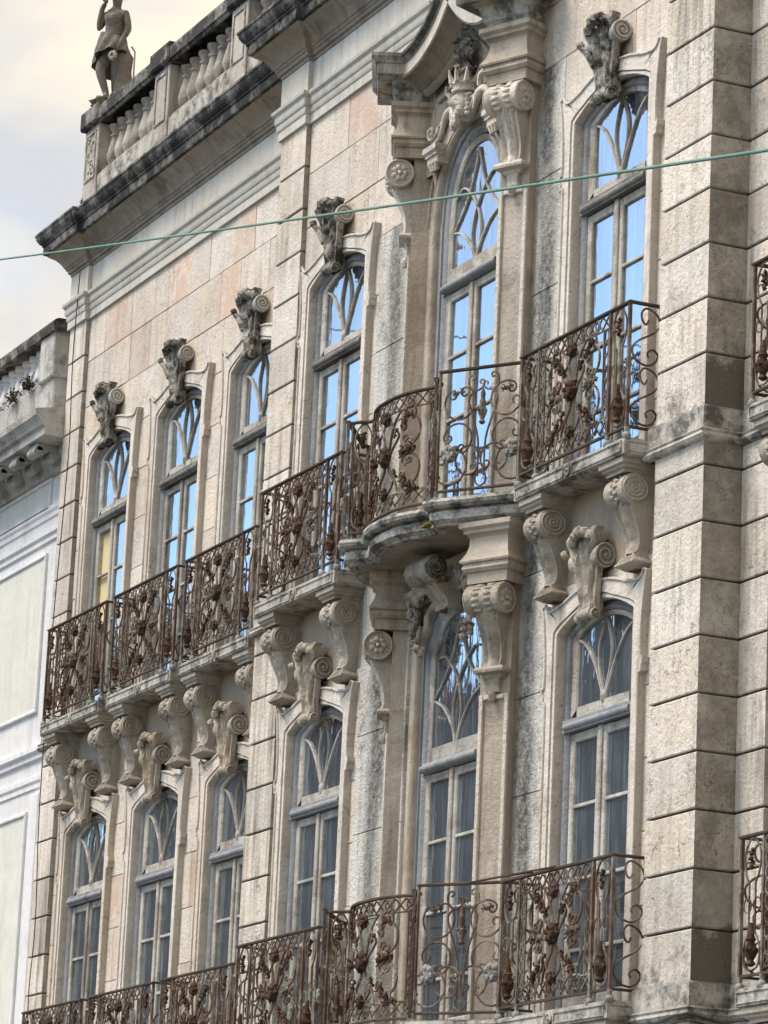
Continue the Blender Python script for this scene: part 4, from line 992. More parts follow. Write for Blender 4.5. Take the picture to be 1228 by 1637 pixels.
# C-scroll swags from the mask to the piers
for s in (-1, 1):
    b = MB()
    pa = cspline([(0.11, 0, 12.28), (0.19, 0, 12.39), (0.30, 0, 12.45), (0.41, 0, 12.41), (0.47, 0, 12.31), (0.56, 0, 12.25), (0.66, 0, 12.29), (0.70, 0, 12.39)], 5)
    b.tube([(XE + s * p[0], -0.05, p[2]) for p in pa], lambda t: 0.030 + 0.012 * math.sin(t * 7), 8)
    sp1 = spiral(0.17, 12.37, 0.07, 0.015, -60, 380, 22); b.tube([(XE + s * x, -0.08, z) for x, z in sp1], 0.015, 6)
    sp1 = spiral(0.62, 12.34, 0.07, 0.015, 240, 640, 22); b.tube([(XE + s * x, -0.08, z) for x, z in sp1], 0.015, 6)
    for i in range(8): b.blob((XE + s * (0.46 + 0.022 * i), -0.05, 12.38 - 0.012 * i), 0.03, 0.025, 0.028, 0.8, 7, 5, seed=i)
    b.tube(cspline([(XE + s * 0.26, -0.05, 12.50), (XE + s * 0.30, -0.07, 12.58), (XE + s * 0.38, -0.06, 12.62), (XE + s * 0.42, -0.05, 12.70)], 4), lambda t: 0.03 * (1 - 0.6 * t), 6)
    b.build('scroll_swag', 'casing_stone', palace, 55)
    q = MB(); xb = XE + s * 0.575
    q.sweep([(-0.03, 12.11), (0.0, 12.11), (0.0, 12.135), (0.02, 12.15), (0.02, 12.20), (-0.03, 12.205)], [(xb - 0.11, 0.03), (xb - 0.11, -0.10), (xb + 0.11, -0.10), (xb + 0.11, 0.03)])
    q.box(xb - 0.10, xb + 0.10, -0.085, 0.02, 12.04, 12.118, 0.01)
    for u in (-0.06, 0.0, 0.06): q.tube([(xb + u, -0.07, 12.06), (xb + u * 0.7, -0.05, 11.99)], 0.022, 6)
    q.build('swag_bracket', 'casing_stone', palace, 30)

# ================================================================== wrought iron railings
HR = 1.0
def tubes(name, mat, parent, paths, r, n=5, flat=None, merge=True):
    b = MB()
    for p in paths: b.tube(p, r, n, flat)
    return b.build(name, mat, parent, 50)
def scroll_c(cx, cz, r, a0, a1, curl=0.35, n=16):
    """C curve with curled ends, in (u, z)"""
    mid = [(cx + r * math.cos(R(a0 + (a1 - a0) * i / n)), cz + r * math.sin(R(a0 + (a1 - a0) * i / n))) for i in range(n + 1)]
    sg = 1 if a1 > a0 else -1
    def cu(a, s_):
        rc = r * curl; ox, oz = cx + (r - rc) * math.cos(R(a)), cz + (r - rc) * math.sin(R(a))
        return [(ox + (rc * (1 - 0.55 * k / 8)) * math.cos(R(a + s_ * 260 * k / 8)), oz + (rc * (1 - 0.55 * k / 8)) * math.sin(R(a + s_ * 260 * k / 8))) for k in range(1, 9)]
    return list(reversed(cu(a0, -sg))) + mid + cu(a1, sg)
def s_scroll(cx, z0, z1, wd, n=10, flip=1):
    """S scroll standing between z0 and z1"""
    h = z1 - z0; r = wd * 0.5
    pts = [(0.15, 0.80), (0.0, 0.72), (-0.25, 0.76), (-0.35, 0.9), (0.0, 1.0), (0.7, 0.92), (0.95, 0.74), (0.5, 0.58), (-0.5, 0.42), (-0.95, 0.26), (-0.7, 0.08), (0.0, 0.0), (0.6, 0.06), (0.85, 0.2), (0.5, 0.29), (0.1, 0.22), (0.2, 0.14)]
    return [(cx + flip * p[0] * r, z0 + p[1] * h) for p in [(q[0], q[1]) for q in cspline([(a, b_, 0) for a, b_ in pts], 3)]]
def ros_mesh(b, c, r, seed=0):
    b.blob(c, r, r * 0.55, r * 1.05, 0.35, 12, 8, seed=seed, lobes=7, lob=0.16)
    for i in range(6):
        a = 2 * math.pi * i / 6 + seed; b.blob((c[0] + r * 0.6 * math.cos(a), c[1] - r * 0.35, c[2] + r * 0.6 * math.sin(a)), r * 0.34, r * 0.3, r * 0.34, 0.5, 6, 4, seed=i + seed)
    return b
def leaf_mesh(b, c, du, dz, s, seed=0):
    """acanthus clasp: knobbly spine with curling tips"""
    for i in range(5):
        t = i / 4 - 0.5; b.blob((c[0] + du * t * 2 * s, c[1] + 0.008 * math.sin(i * 2), c[2] + dz * t * 2 * s), s * 0.34, s * 0.3, s * 0.34, 0.8, 7, 5, seed=seed + i)
    px, pz = -dz, du
    for t, sg in ((-0.35, 1), (0.0, -1), (0.35, 1), (0.5, -1), (-0.5, -1)):
        p = (c[0] + du * t * 2 * s, c[1], c[2] + dz * t * 2 * s)
        b.tube(cspline([p, (p[0] + sg * px * s * 0.5 + du * s * 0.2, p[1] - 0.012, p[2] + sg * pz * s * 0.5 + dz * s * 0.2), (p[0] + sg * px * s * 0.7 - du * s * 0.1, p[1] - 0.02, p[2] + sg * pz * s * 0.7 - dz * s * 0.1)], 3), lambda q: s * (0.15 - 0.06 * q), 5)
    return b
def urn_mesh(b, c, h, r):
    b.lathe([(0.3 * r, 0), (0.8 * r, 0.06 * h), (0.45 * r, 0.14 * h), (1.0 * r, 0.3 * h), (0.95 * r, 0.42 * h), (0.55 * r, 0.55 * h), (0.8 * r, 0.62 * h), (0.5 * r, 0.7 * h), (0.6 * r, 0.85 * h), (0.2 * r, 1.0 * h)], c, 9)
    for i in range(6): b.blob((c[0] + r * 0.95 * math.cos(i * 1.05), c[1] + r * 0.95 * math.sin(i * 1.05), c[2] + 0.38 * h), r * 0.35, r * 0.35, r * 0.4, 0.6, 5, 4, seed=i)
    return b
def mapped(bld, F_):
    """bend a flat (u, y, z) build along a plan path"""
    bld.v = [F_(p) for p in bld.v]; return bld
def flat_map(u0, y0=0.0): return lambda p: (u0 + p[0], y0 + p[1], p[2])
def path_map(path):
    P = [Vector(p) for p in path]; D = [0]
    for i in range(1, len(P)): D.append(D[-1] + (P[i] - P[i - 1]).length)
    def f(p):
        u = min(max(p[0], -0.001), D[-1] + 0.001)
        i = 0
        while i < len(D) - 2 and u > D[i + 1]: i += 1
        t = (u - D[i]) / (D[i + 1] - D[i]); q = P[i].lerp(P[i + 1], t)
        def tg(k):
            a = P[max(k - 1, 0)]; c = P[min(k + 1, len(P) - 1)]; return (c - a).normalized()
        dd = tg(i).lerp(tg(i + 1), t).normalized(); nn = Vector((-dd.y, dd.x))
        return (q.x + nn.x * p[1], q.y + nn.y * p[1], p[2])
    return f, D[-1]
def part(bld, name, mat, parent, F_, sm=55): return mapped(bld, F_).build(name, mat, parent, sm)
def main_panel(par, F_, u0, u1, H, seed=0):
    """lattice bands, rosettes on the middle axis, crossing stems, C-scroll pairs with leaf clasps, ring chains at the sides"""
    L_ = u1 - u0; c = (u0 + u1) / 2; zt0, zt1 = H - 0.125, H - 0.02; zb0, zb1 = 0.03, 0.135
    for za, zb in ((zt0, zt1), (zb0, zb1)):
        b = MB(); n = max(4, int(round(L_ / 0.115)))
        for i in range(n):
            a, e = u0 + L_ * i / n, u0 + L_ * (i + 1) / n
            b.tube([(a, -0.004, za), (e, -0.004, zb)], 0.007, 4); b.tube([(a, 0.006, zb), (e, 0.006, za)], 0.007, 4)
            if i % 2 == 0: b.tube([((a + e) / 2 + 0.036 * math.cos(R(q)), -0.012, (za + zb) / 2 + 0.045 * math.sin(R(q))) for q in range(0, 361, 36)], 0.006, 4, ends=False)
        k = za if za > 0.5 else zb
        b.tube([(u0 + L_ * i / 10, 0, k) for i in range(11)], 0.008, 4)
        part(b, 'lattice_band', 'iron', par, F_)
    zm = H * 0.5; w = L_ * 0.5
    for s in (1, -1):
        paths = [cspline([(c + s * 0.02 * w, 0, zt0 - 0.02), (c + s * 0.16 * w, 0, zt0 - 0.12), (c + s * 0.30 * w, 0, zm + 0.14), (c + s * 0.10 * w, 0, zm + 0.02), (c - s * 0.10 * w, 0, zm - 0.12), (c - s * 0.26 * w, 0, zb1 + 0.1), (c - s * 0.32 * w, 0, zb1)], 5),
                 cspline([(c + s * 0.34 * w, 0, zt0), (c + s * 0.18 * w, 0, zt0 - 0.10), (c + s * 0.08 * w, 0, zm + 0.1), (c + s * 0.05 * w, 0, zm - 0.1), (c + s * 0.20 * w, 0, zb1 + 0.12), (c + s * 0.03 * w, 0, zb1 + 0.01)], 5)]
        for p in paths: part(MB().tube(p, 0.0115, 5), 'stem', 'iron', par, F_)
        for (dz, aa, bb, rr) in ((0.17, -120, 150, 0.125), (-0.16, -150, 120, 0.13), (0.31, 200, -40, 0.065), (-0.30, 160, 400, 0.065), (0.05, 60, 300, 0.055), (-0.05, 300, 60, 0.055)):
            cu = scroll_c(0, 0, rr, aa, bb)
            part(MB().tube([(c + s * (0.52 * w + x * min(1.0, L_ / 1.1)), 0, zm + dz + z) for x, z in cu], 0.0108, 5), 'scroll', 'iron', par, F_)
        for j, (fu, dz, du, dv, sz) in enumerate(((0.50, 0.0, 1, 0.15, 0.072), (0.46, 0.27, 0.7, 0.7, 0.066), (0.5, -0.27, 0.7, -0.7, 0.064), (0.64, -0.34, 1, 0, 0.045), (0.24, 0.17, 0.5, 0.8, 0.036), (0.26, -0.17, 0.5, -0.8, 0.036))):
            part(leaf_mesh(MB(), (c + s * fu * w, -0.012, zm + dz), s * du, dv, sz, seed + j * 5 + s), 'leaf_clasp', 'rust' if (j + seed) % 3 else 'iron', par, F_)
        b = MB(); nr = 7
        for i in range(nr):
            zz = zb1 + (zt0 - zb1) * (i + 0.5) / nr; rz = (zt0 - zb1) / nr * 0.48
            b.tube([(c + s * (w - 0.04) + 0.028 * math.cos(R(q)), 0, zz + rz * math.sin(R(q))) for q in range(0, 361, 30)], 0.007, 4, ends=False)
        b.tube([(c + s * (w - 0.085), 0, zb1), (c + s * (w - 0.085), 0, zt0)], 0.008, 4)
        part(b, 'ring_chain', 'iron', par, F_)
    for zz, rr in ((zt0 - 0.035, 0.058), (zm, 0.078), (zb1 + 0.025, 0.05)):
        part(ros_mesh(MB(), (c, -0.02, zz), rr, seed + int(zz * 10)), 'rosette', 'rust', par, F_)
def narrow_panel(par, F_, u0, u1, H, seed=0):
    c = (u0 + u1) / 2; w = (u1 - u0) * 0.5
    b = MB()
    for s in (1, -1):
        b.tube(cspline([(c + s * w * 0.3, 0, H - 0.33), (c + s * w * 0.7, 0, H - 0.25), (c + s * w * 0.8, 0, H - 0.12), (c + s * w * 0.3, 0, H - 0.03), (c, 0, H - 0.02)], 4), 0.008, 5)
        b.tube([(c + s * w * 0.32, 0, 0.3), (c + s * w * 0.32, 0, H - 0.33)], 0.008, 5)
        b.tube(cspline([(c + s * w * 0.32, 0, 0.3), (c + s * w * 0.8, 0, 0.2), (c + s * w * 0.7, 0, 0.07), (c, 0, 0.03)], 4), 0.008, 5)
        b.tube([(c + s * w * 0.5 + w * 0.4 * math.cos(R(q)), 0, H * 0.5 + 0.05 * math.sin(R(q))) for q in range(0, 361, 40)], 0.006, 4, ends=False)
    part(b, 'narrow_grille', 'iron', par, F_)
    part(urn_mesh(MB(), (c, -0.005, 0.06), 0.30, w * 0.36), 'urn', 'rust', par, F_)
    part(leaf_mesh(MB(), (c, -0.01, H - 0.16), 0, 1, 0.055, seed), 'leaf_clasp', 'rust', par, F_)
def post(par, F_, u, H, foot=True, r=0.014):
    b = MB().tube([(u, 0, -0.02), (u, 0, H)], r * 1.25, 4)
    o = part(b, 'post', 'iron', par, F_, 0)
    if foot:
        part(MB().lathe([(0.012, -0.10), (0.03, -0.09), (0.036, -0.065), (0.024, -0.045), (0.015, -0.04), (0.02, -0.02), (0.02, 0.0)], (u, 0, 0), 8), 'ball_foot', 'lead_grey', o, F_)
def make_straight():
    root = empty('balcony_railing')
    hw, dp, H = 0.885, 0.285, 0.96
    Ff = flat_map(-hw, -dp); L_ = 2 * hw
    hr = MB().tube([(-hw, 0.0, H), (-hw, -dp, H), (hw, -dp, H), (hw, 0.0, H)], 0.001, 4)
    hb = MB()
    hb.sweep([(-0.02, H - 0.008), (0.02, H - 0.008), (0.022, H + 0.006), (0.01, H + 0.014), (-0.01, H + 0.014), (-0.022, H + 0.006), (-0.02, H - 0.008)], [(-hw, 0.02), (-hw, -dp), (hw, -dp), (hw, 0.02)]); hb.build('handrail', 'dark_iron', root, 40)
    bb = MB(); bb.sweep([(-0.012, -0.006), (0.012, -0.006), (0.012, 0.012), (-0.012, 0.012), (-0.012, -0.006)], [(-hw, 0.02), (-hw, -dp), (hw, -dp), (hw, 0.02)]); bb.build('bottom_rail', 'dark_iron', root, 0)
    a, b_ = 0.17 * L_, 0.83 * L_
    for u, ft in ((0.0, True), (a, True), (b_, True), (L_, True)): post(root, Ff, u, H, ft)
    main_panel(root, Ff, a + 0.015, b_ - 0.015, H)
    narrow_panel(root, Ff, 0.02, a - 0.02, H, 3); narrow_panel(root, Ff, b_ + 0.02, L_ - 0.02, H, 6)
    for s in (1, -1):                      # returns to the wall
        Fs = lambda p, s=s: (s * hw - s * p[1], -dp + p[0], p[2])
        for z0, z1 in ((0.03, 0.47), (0.49, 0.93)):
            part(MB().tube([(u, 0, z) for u, z in s_scroll(0.14, z0, z1, 0.24)], 0.009, 5), 'scroll', 'iron', root, Fs)
        part(MB().tube([(dp - 0.03, 0, 0), (dp - 0.03, 0, H)], 0.009, 4), 'wall_bar', 'iron', root, Fs)
    return root
rail0 = make_straight()
RL = {
 ('A', 0): 'rusty scrollwork balcony railing before the leftmost upper window, beside the white building',
 ('B', 0): 'rusty scrollwork railing of the upper balcony second from the left',
 ('C', 0): 'rusty scrollwork railing of the third upper balcony from the left, beside the middle pilaster',
 ('D', 0): 'rusty scrollwork railing of the straight upper balcony just left of the curved one',
 ('F', 0): 'rusty scrollwork railing of the straight upper balcony just right of the curved one',
 ('W', 0): 'rusty railing cut off by the right edge of the picture, upper floor',
 ('A', 1): 'dark railing at the lower left corner, barely showing its handrail above the edge',
 ('B', 1): 'dark rusty railing along the bottom edge under the second lower window from the left',
 ('C', 1): 'dark rusty railing at the bottom under the third lower window, left of the middle pilaster',
 ('D', 1): 'rusty railing at the bottom just left of the lower curved balcony',
 ('F', 1): 'rusty scrollwork railing of the lower straight balcony beside the big corner pilaster, rod across it',
 ('W', 1): 'rusty railing cut off by the right edge of the picture, lower floor'}
used = False
for (k, fl), lab in RL.items():
    o = rail0 if not used else copy_tree(rail0); used = True
    o.location = (WX[k], WY[k], FLU + 0.07 if fl == 0 else FLL + 0.07)
    tag(o, lab, 'railing', 'wrought iron railings of the straight balconies')
# curved railing of the bow
def make_bow():
    root = empty('bow_railing'); H = 0.96
    rt = [(XE + x, y) for x, y in ((0.90, -0.60), (1.17, -0.42), (1.50, -0.20), (1.55, -0.12))]
    lf = [(XE - x, y) for x, y in ((1.55, -0.12), (1.50, -0.20), (1.17, -0.42), (0.90, -0.60))]
    ce = [(XE - x, y) for x, y in reversed(HALF[:9])] + [(XE + x, y) for x, y in HALF[1:9]]
    ce = [(p[0], p[1] + 0.03) for p in ce]
    HP = [(-0.02, -0.008), (0.02, -0.008), (0.022, 0.006), (0.01, 0.014), (-0.01, 0.014), (-0.022, 0.006), (-0.02, -0.008)]
    ce_s = [(p[0], p[1]) for p in cspline([(a, b_, 0) for a, b_ in ce], 3)]
    for pth, dz in ((rt, 0.03), (ce_s, 0.0), (lf, 0.03)):
        MB().sweep([(o, H + dz + h) for o, h in HP], pth).build('handrail', 'dark_iron', root, 40)
        MB().sweep([(o * 0.6, h) for o, h in HP], pth).build('bottom_rail', 'dark_iron', root, 40)
    Fc, Lc = path_map(ce_s)
    for u in (0.0, 0.22, Lc - 0.22, Lc - 0.0): post(root, Fc, u, H)
    main_panel(root, Fc, 0.235, Lc - 0.235, H, 2)
    narrow_panel(root, Fc, 0.02, 0.21, H, 2); narrow_panel(root, Fc, Lc - 0.21, Lc - 0.02, H, 5)
    for pth in (rt, lf):
        Fr, Lr = path_map(pth); H2 = H + 0.03
        for u in (0.0, Lr): post(root, Fr, u, H2)
        c = Lr / 2; w = Lr / 2
        for s in (1, -1):
            for cu in (scroll_c(c + s * 0.52 * w, 0.72, 0.14, 60, 60 + s * 280), scroll_c(c + s * 0.16 * w, 0.88, 0.075, 100 - s * 40, 100 - s * 250),
                       scroll_c(c + s * 0.55 * w, 0.42, 0.13, 90 - s * 80, 90 + s * 150), scroll_c(c + s * 0.28 * w, 0.24, 0.12, -60, -60 + s * 270), scroll_c(c + s * 0.7 * w, 0.2, 0.15, 110, 110 + s * 320)):
                part(MB().tube([(min(max(x, 0.015), Lr - 0.015), 0, z) for x, z in cu], 0.009, 5), 'scroll', 'iron', root, Fr)
            part(MB().tube(cspline([(c + s * 0.03, 0, 0.1), (c + s * 0.035, 0, 0.4), (c + s * 0.10, 0, 0.62), (c + s * 0.13, 0, 0.74), (c + s * 0.06, 0, 0.82)], 4), 0.009, 5), 'stem', 'iron', root, Fr)
            part(leaf_mesh(MB(), (c + s * 0.55 * w, -0.01, 0.8), 1, 0.2, 0.04, 2), 'leaf_clasp', 'iron', root, Fr)
            md = MB(); ros_mesh(md, (c + s * 0.70 * w, -0.01, 0.30), 0.072, 4); part(md, 'medallion', 'lead_grey', root, Fr)
        part(urn_mesh(MB(), (c, -0.005, 0.52), 0.3, 0.035), 'urn', 'iron', root, Fr)
        part(MB().tube([(c + 0.05 * math.cos(R(q)), 0, 0.08 + 0.06 * math.sin(R(q))) for q in range(0, 361, 30)], 0.008, 4), 'ring', 'iron', root, Fr)
    return root
bow0 = make_bow(); bow0.location = (0, 0, FLU + 0.07)
tag(bow0, 'curved rusty railing of the bulging central balcony, upper floor', 'railing', 'curved railings of the central bow')
bow1 = copy_tree(bow0); bow1.location = (0, 0, FLL + 0.07)
tag(bow1, 'curved rusty railing of the bulging central balcony at the bottom, lower floor', 'railing', 'curved railings of the central bow')

# ================================================================== neighbour on the left
nb = empty('white_building', (0, 0, 0))
tag(nb, 'white rendered building with cream panels, bracketed cornice and balustrade, left of the palace', 'building')
NY = 0.62
MB().box(-58, -38.03, NY, 6, 0, 12.9).build('wall', 'white_render', nb, 0)
MB().sweep([(0, 11.82), (0.05, 11.84), (0.07, 11.92), (0.12, 11.98), (0.14, 12.06), (0.40, 12.075), (0.44, 12.08), (0.44, 12.17), (0.48, 12.19), (0.50, 12.25), (0.55, 12.29), (0.56, 12.36), (0.0, 12.46)], [(-58, NY), (-38.03, NY)]).build('cornice', 'grey_render', nb, 35)
for i in range(14):
    x = -38.55 - i * 0.62
    b = MB().box(x - 0.13, x + 0.13, NY - 0.40, NY - 0.03, 11.99, 12.07, 0.02)
    b.tube([(x - 0.13, NY - 0.36, 11.98), (x + 0.13, NY - 0.36, 11.98)], 0.055, 10); b.tube([(x - 0.12, NY - 0.17, 11.95), (x + 0.12, NY - 0.17, 11.95)], 0.06, 10); b.build('cornice_bracket', 'grey_render', nb, 40)
MB().box(-58, -38.55, NY - 0.20, NY + 0.1, 12.40, 12.93, 0.02).build('parapet_plinth', 'grey_render', nb, 30)
bb = MB().lathe([(0.09, 0), (0.09, 0.04), (0.06, 0.05), (0.095, 0.14), (0.09, 0.2), (0.06, 0.31), (0.05, 0.36), (0.068, 0.38), (0.05, 0.4), (0.085, 0.44), (0.085, 0.48)], n=12).mesh('baluster', 'white_render', 40)
for i in range(40): link('baluster', bb, nb, (-39.15 - i * 0.245, NY - 0.06, 12.93))
MB().box(-38.98, -38.5, NY - 0.24, NY + 0.16, 12.9, 13.45, 0.015).build('pedestal', 'grey_render', nb, 30)
MB().sweep([(0, 13.41), (0.05, 13.42), (0.06, 13.50), (0.04, 13.55), (0, 13.57), (-0.36, 13.57), (-0.36, 13.41)], [(-58, NY - 0.22), (-38.45, NY - 0.22)]).build('coping', 'black_stone', nb, 30)
for z0, prf in ((11.34, 0.035), (11.06, 0.05), (8.55, 0.07), (8.22, 0.035)):
    MB().sweep([(0, z0), (prf * 0.5, z0 + 0.01), (prf * 0.5, z0 + 0.06), (prf, z0 + 0.09), (prf, z0 + 0.14), (0, z0 + 0.15)], [(-58, NY), (-38.05, NY)]).build('string_course', 'white_render', nb, 30)
def nb_panel(x0, x1, z0, z1):
    MB().box(x0, x1, NY - 0.012, NY - 0.001, z0, z1).build('panel', 'cream_render', nb, 0)
    f = MB(); t = 0.045
    for (u0, u1, v0, v1) in ((x0 - t, x1 + t, z1, z1 + t), (x0 - t, x1 + t, z0 - t, z0), (x0 - t, x0, z0, z1), (x1, x1 + t, z0, z1)): f.box(u0, u1, NY - 0.035, NY - 0.0005, v0, v1, 0.01)
    f.build('panel_frame', 'white_render', nb, 0)
for i in range(6):
    xr = -38.95 - i * 3.2
    nb_panel(xr - 2.6, xr, 9.15, 10.9); nb_panel(xr - 2.6, xr, 11.5, 11.78); nb_panel(xr - 2.6, xr - 0.1, 4.6, 7.95)
    MB().box(xr + 0.12, xr + 0.42, NY - 0.06, NY - 0.0005, 4.4, 8.15, 0.01).build('pilaster_strip', 'white_render', nb, 30)

# ================================================================== statue on the parapet
def skin_mesh(name, verts, edges, radii, mat, sub=2, root=0):
    me = bpy.data.meshes.new(name); me.from_pydata(verts, edges, []); me.update()
    o = bpy.data.objects.new(name, me); COL.objects.link(o)
    md = o.modifiers.new('skin', 'SKIN'); sv = me.skin_vertices[0].data
    for i, r_ in enumerate(radii):
        sv[i].radius = (r_, r_) if not isinstance(r_, tuple) else r_; sv[i].use_root = (i == root)
    md.use_smooth_shade = True
    s = o.modifiers.new('sub', 'SUBSURF'); s.levels = sub; s.render_levels = sub
    dg = bpy.context.evaluated_depsgraph_get(); dg.update()
    m2 = bpy.data.meshes.new_from_object(o.evaluated_get(dg)); bpy.data.objects.remove(o)
    m2.materials.clear(); m2.materials.append(MATS[mat]); m2.polygons.foreach_set('use_smooth', [True] * len(m2.polygons)); m2.name = name
    return m2
st = empty('statue', (-37.82, 0.62, 15.86))
st.rotation_euler = (0, 0, R(40)); st.scale = (0.94, 1.05, 1.0)
tag(st, 'weathered stone statue of a draped woman with raised arm on the parapet corner', 'statue')
# local: x to the figure's left (image right), -y forward, z up; about 1.45 m tall on a rock
V = [(0.0, 0.0, 0.80), (0.005, 0.0, 0.92), (0.01, -0.01, 1.04), (0.02, -0.01, 1.15), (0.02, -0.015, 1.235), (0.025, -0.02, 1.29), (0.03, -0.03, 1.38), (0.03, -0.03, 1.46),   # spine, neck, head 0-7
     (0.075, 0.0, 0.74), (0.07, -0.03, 0.47), (0.05, 0.02, 0.18), (0.05, -0.05, 0.13),                              # her left leg 8-11 (standing)
     (-0.075, 0.0, 0.74), (-0.10, -0.12, 0.50), (0.0, -0.09, 0.20), (0.02, -0.16, 0.14),                             # her right leg 12-15, crossing
     (0.15, -0.01, 1.19), (0.20, -0.01, 1.00), (0.15, -0.10, 0.80), (0.12, -0.14, 0.70),                            # left arm 16-19
     (-0.13, -0.01, 1.20), (-0.20, -0.05, 1.02), (-0.15, -0.07, 1.27), (-0.10, -0.08, 1.33)]                        # right arm 20-23
Eg = [(0, 1), (1, 2), (2, 3), (3, 4), (4, 5), (5, 6), (6, 7), (0, 8), (8, 9), (9, 10), (10, 11), (0, 12), (12, 13), (13, 14), (14, 15), (3, 16), (16, 17), (17, 18), (18, 19), (3, 20), (20, 21), (21, 22), (22, 23)]
Rd = [0.115, 0.095, 0.095, 0.105, 0.06, 0.042, 0.075, 0.06, 0.09, 0.062, 0.04, 0.03, 0.09, 0.065, 0.04, 0.03, 0.055, 0.042, 0.03, 0.026, 0.055, 0.042, 0.032, 0.026]
link('body', skin_mesh('body', V, Eg, Rd, 'statue_stone'), st)
hand = MB()
for (c, dx) in (((0.11, -0.15, 0.68), 1), ((-0.09, -0.09, 1.35), -1)):
    hand.blob(c, 0.03, 0.02, 0.04, 0.1, 8, 6)
    for i in range(4): hand.tube(cspline([(c[0] + (i - 1.5) * 0.015, c[1], c[2] - dx * 0.03), (c[0] + (i - 1.5) * 0.016, c[1] - 0.02, c[2] - dx * (0.06 - 0.004 * abs(i - 1))), (c[0] + (i - 1.5) * 0.014, c[1] - 0.01, c[2] - dx * 0.085)], 3), 0.0085, 6)
    hand.tube(cspline([(c[0] - 0.028, c[1], c[2]), (c[0] - 0.045, c[1] - 0.02, c[2] - dx * 0.03), (c[0] - 0.035, c[1] - 0.03, c[2] - dx * 0.05)], 3), 0.009, 6)
hand.build('hands', 'statue_stone', st, 60)
fl_ = MB()
for i in range(9): fl_.blob((0.11 + 0.035 * math.cos(i * 2.4), -0.18, 0.63 + 0.035 * math.sin(i * 2.4)), 0.025, 0.025, 0.025, 0.5, 7, 5, seed=i)
fl_.build('posy', 'baluster_stone', st, 60)
face = MB(); face.blob((0.03, -0.095, 1.41), 0.014, 0.02, 0.022, 0, 6, 5)
for s in (-1, 1): face.blob((0.03 + s * 0.028, -0.088, 1.43), 0.012, 0.008, 0.008, 0, 6, 4); face.blob((0.03 + s * 0.07, -0.02, 1.41), 0.01, 0.02, 0.028, 0, 6, 4)
face.blob((0.03, -0.09, 1.375), 0.02, 0.008, 0.006, 0, 6, 4); face.build('face', 'statue_stone', st, 60)
hair = MB()
for i in range(22):
    a = i * 2.4; q = i / 22; hair.blob((0.03 + 0.075 * math.cos(a) * math.sqrt(1 - q * q * 0.8), 0.0 + 0.07 * math.sin(a), 1.42 + 0.09 * q), 0.035, 0.035, 0.03, 0.4, 6, 5, seed=i)
hair.build('hair', 'statue_stone', st, 60)
# drapery slung round the hips, and a bodice
P = []
for i in range(41):
    a = 2 * math.pi * i / 40; row = []
    for j in range(9):
        t = j / 8; ln = 0.19 + 0.30 * (0.5 + 0.5 * math.cos(a - 2.5)) ** 1.3
        rr = 0.155 + 0.06 * t + 0.022 * math.sin(a * 8 + t * 5) * (0.3 + t)
        row.append((-0.01 + rr * math.cos(a) * 1.05, rr * math.sin(a) * 0.95, 0.94 - 0.04 * math.cos(a) - ln * t))
    P.append(row)
dr = MB().grid(P); dr.grid([[(p[0] * 0.93, p[1] * 0.93, p[2] + 0.005) for p in r_] for r_ in P])
dr.build('drapery', 'statue_stone', st, 60)
b = MB(); P = []
for i in range(31):
    a = 2 * math.pi * i / 30
    P.append([(0.01 + (0.118 + 0.02 * (z > 1.1)) * math.cos(a), -0.012 + (0.10 + 0.03 * (1.05 < z < 1.17) * (math.sin(a) < -0.2)) * math.sin(a) + 0.006 * math.sin(a * 11), z) for z in (0.93, 0.99, 1.05, 1.1, 1.15, 1.19)])
b.grid(P).build('bodice', 'statue_stone', st, 60)
sp_ = MB().lathe([(0.13, 0.0), (0.12, 0.2), (0.11, 0.4), (0.10, 0.58), (0.05, 0.66), (0.01, 0.68)], (0.14, 0.03, 0.1), 11)
sp_.v = [(p[0] + 0.03 * mnoise.noise(Vector(p) * 9), p[1] + 0.03 * mnoise.noise(Vector(p) * 9 + Vector((3, 1, 0))), p[2]) for p in sp_.v]
sp_.build('tree_stump', 'statue_stone', st, 60)
MB().tube([(0.27, 0.05, 0.05), (0.27, 0.05, 0.74), (0.23, 0.03, 0.80)], 0.012, 6).build('rod', 'grey_render', st, 50)
rk = MB()
for i in range(14): rk.blob((random.uniform(0.0, 0.30), random.uniform(-0.2, 0.2), random.uniform(0.0, 0.10)), 0.13, 0.12, 0.08, 0.9, 8, 6, seed=i)
rk.build('rock_base', 'statue_stone', st, 60)

# ================================================================== cables, rod, plants
def unproj(px, py, y):
    rr = _r2 * ((px - 614) / FPX) + _u2 * (-(py - 818.5) / FPX) + _f; t = (y + 12.6) / rr.y; return Vector((0, -12.6, 1.6)) + rr * t
pa, pb, pm_ = (-28.5, -3.2, 8.2), None, None
A = unproj(-10, 416, -2.2); B = unproj(1240, 238, -4.2); dB = (B - A)
pts = []
for i in range(41):
    t = -0.6 + 2.2 * i / 40; p = A + dB * t; p.z += 0.06 * ((t - 0.5) ** 2 - 0.25); pts.append(p)
tag(MB().tube(pts, 0.009, 8, ends=True).build('street_cable', 'cable_green'), 'pale green cable stretched across the front of the facade', 'cable')
wire = cspline([(-37.62, 0.33, 13.9), (-37.66, 0.325, 12.9), (-37.6, 0.33, 11.9), (-37.66, 0.33, 10.9), (-37.72, 0.33, 10.2), (-37.76, 0.325, 9.0), (-37.74, 0.32, 7.7), (-37.66, 0.33, 6.6), (-37.72, 0.33, 5.8), (-37.6, 0.33, 5.0)], 5)
tag(MB().tube(wire, 0.006, 5).build('wall_wire', 'cable_black'), 'thin black wire hanging down the leftmost pilaster', 'wire')
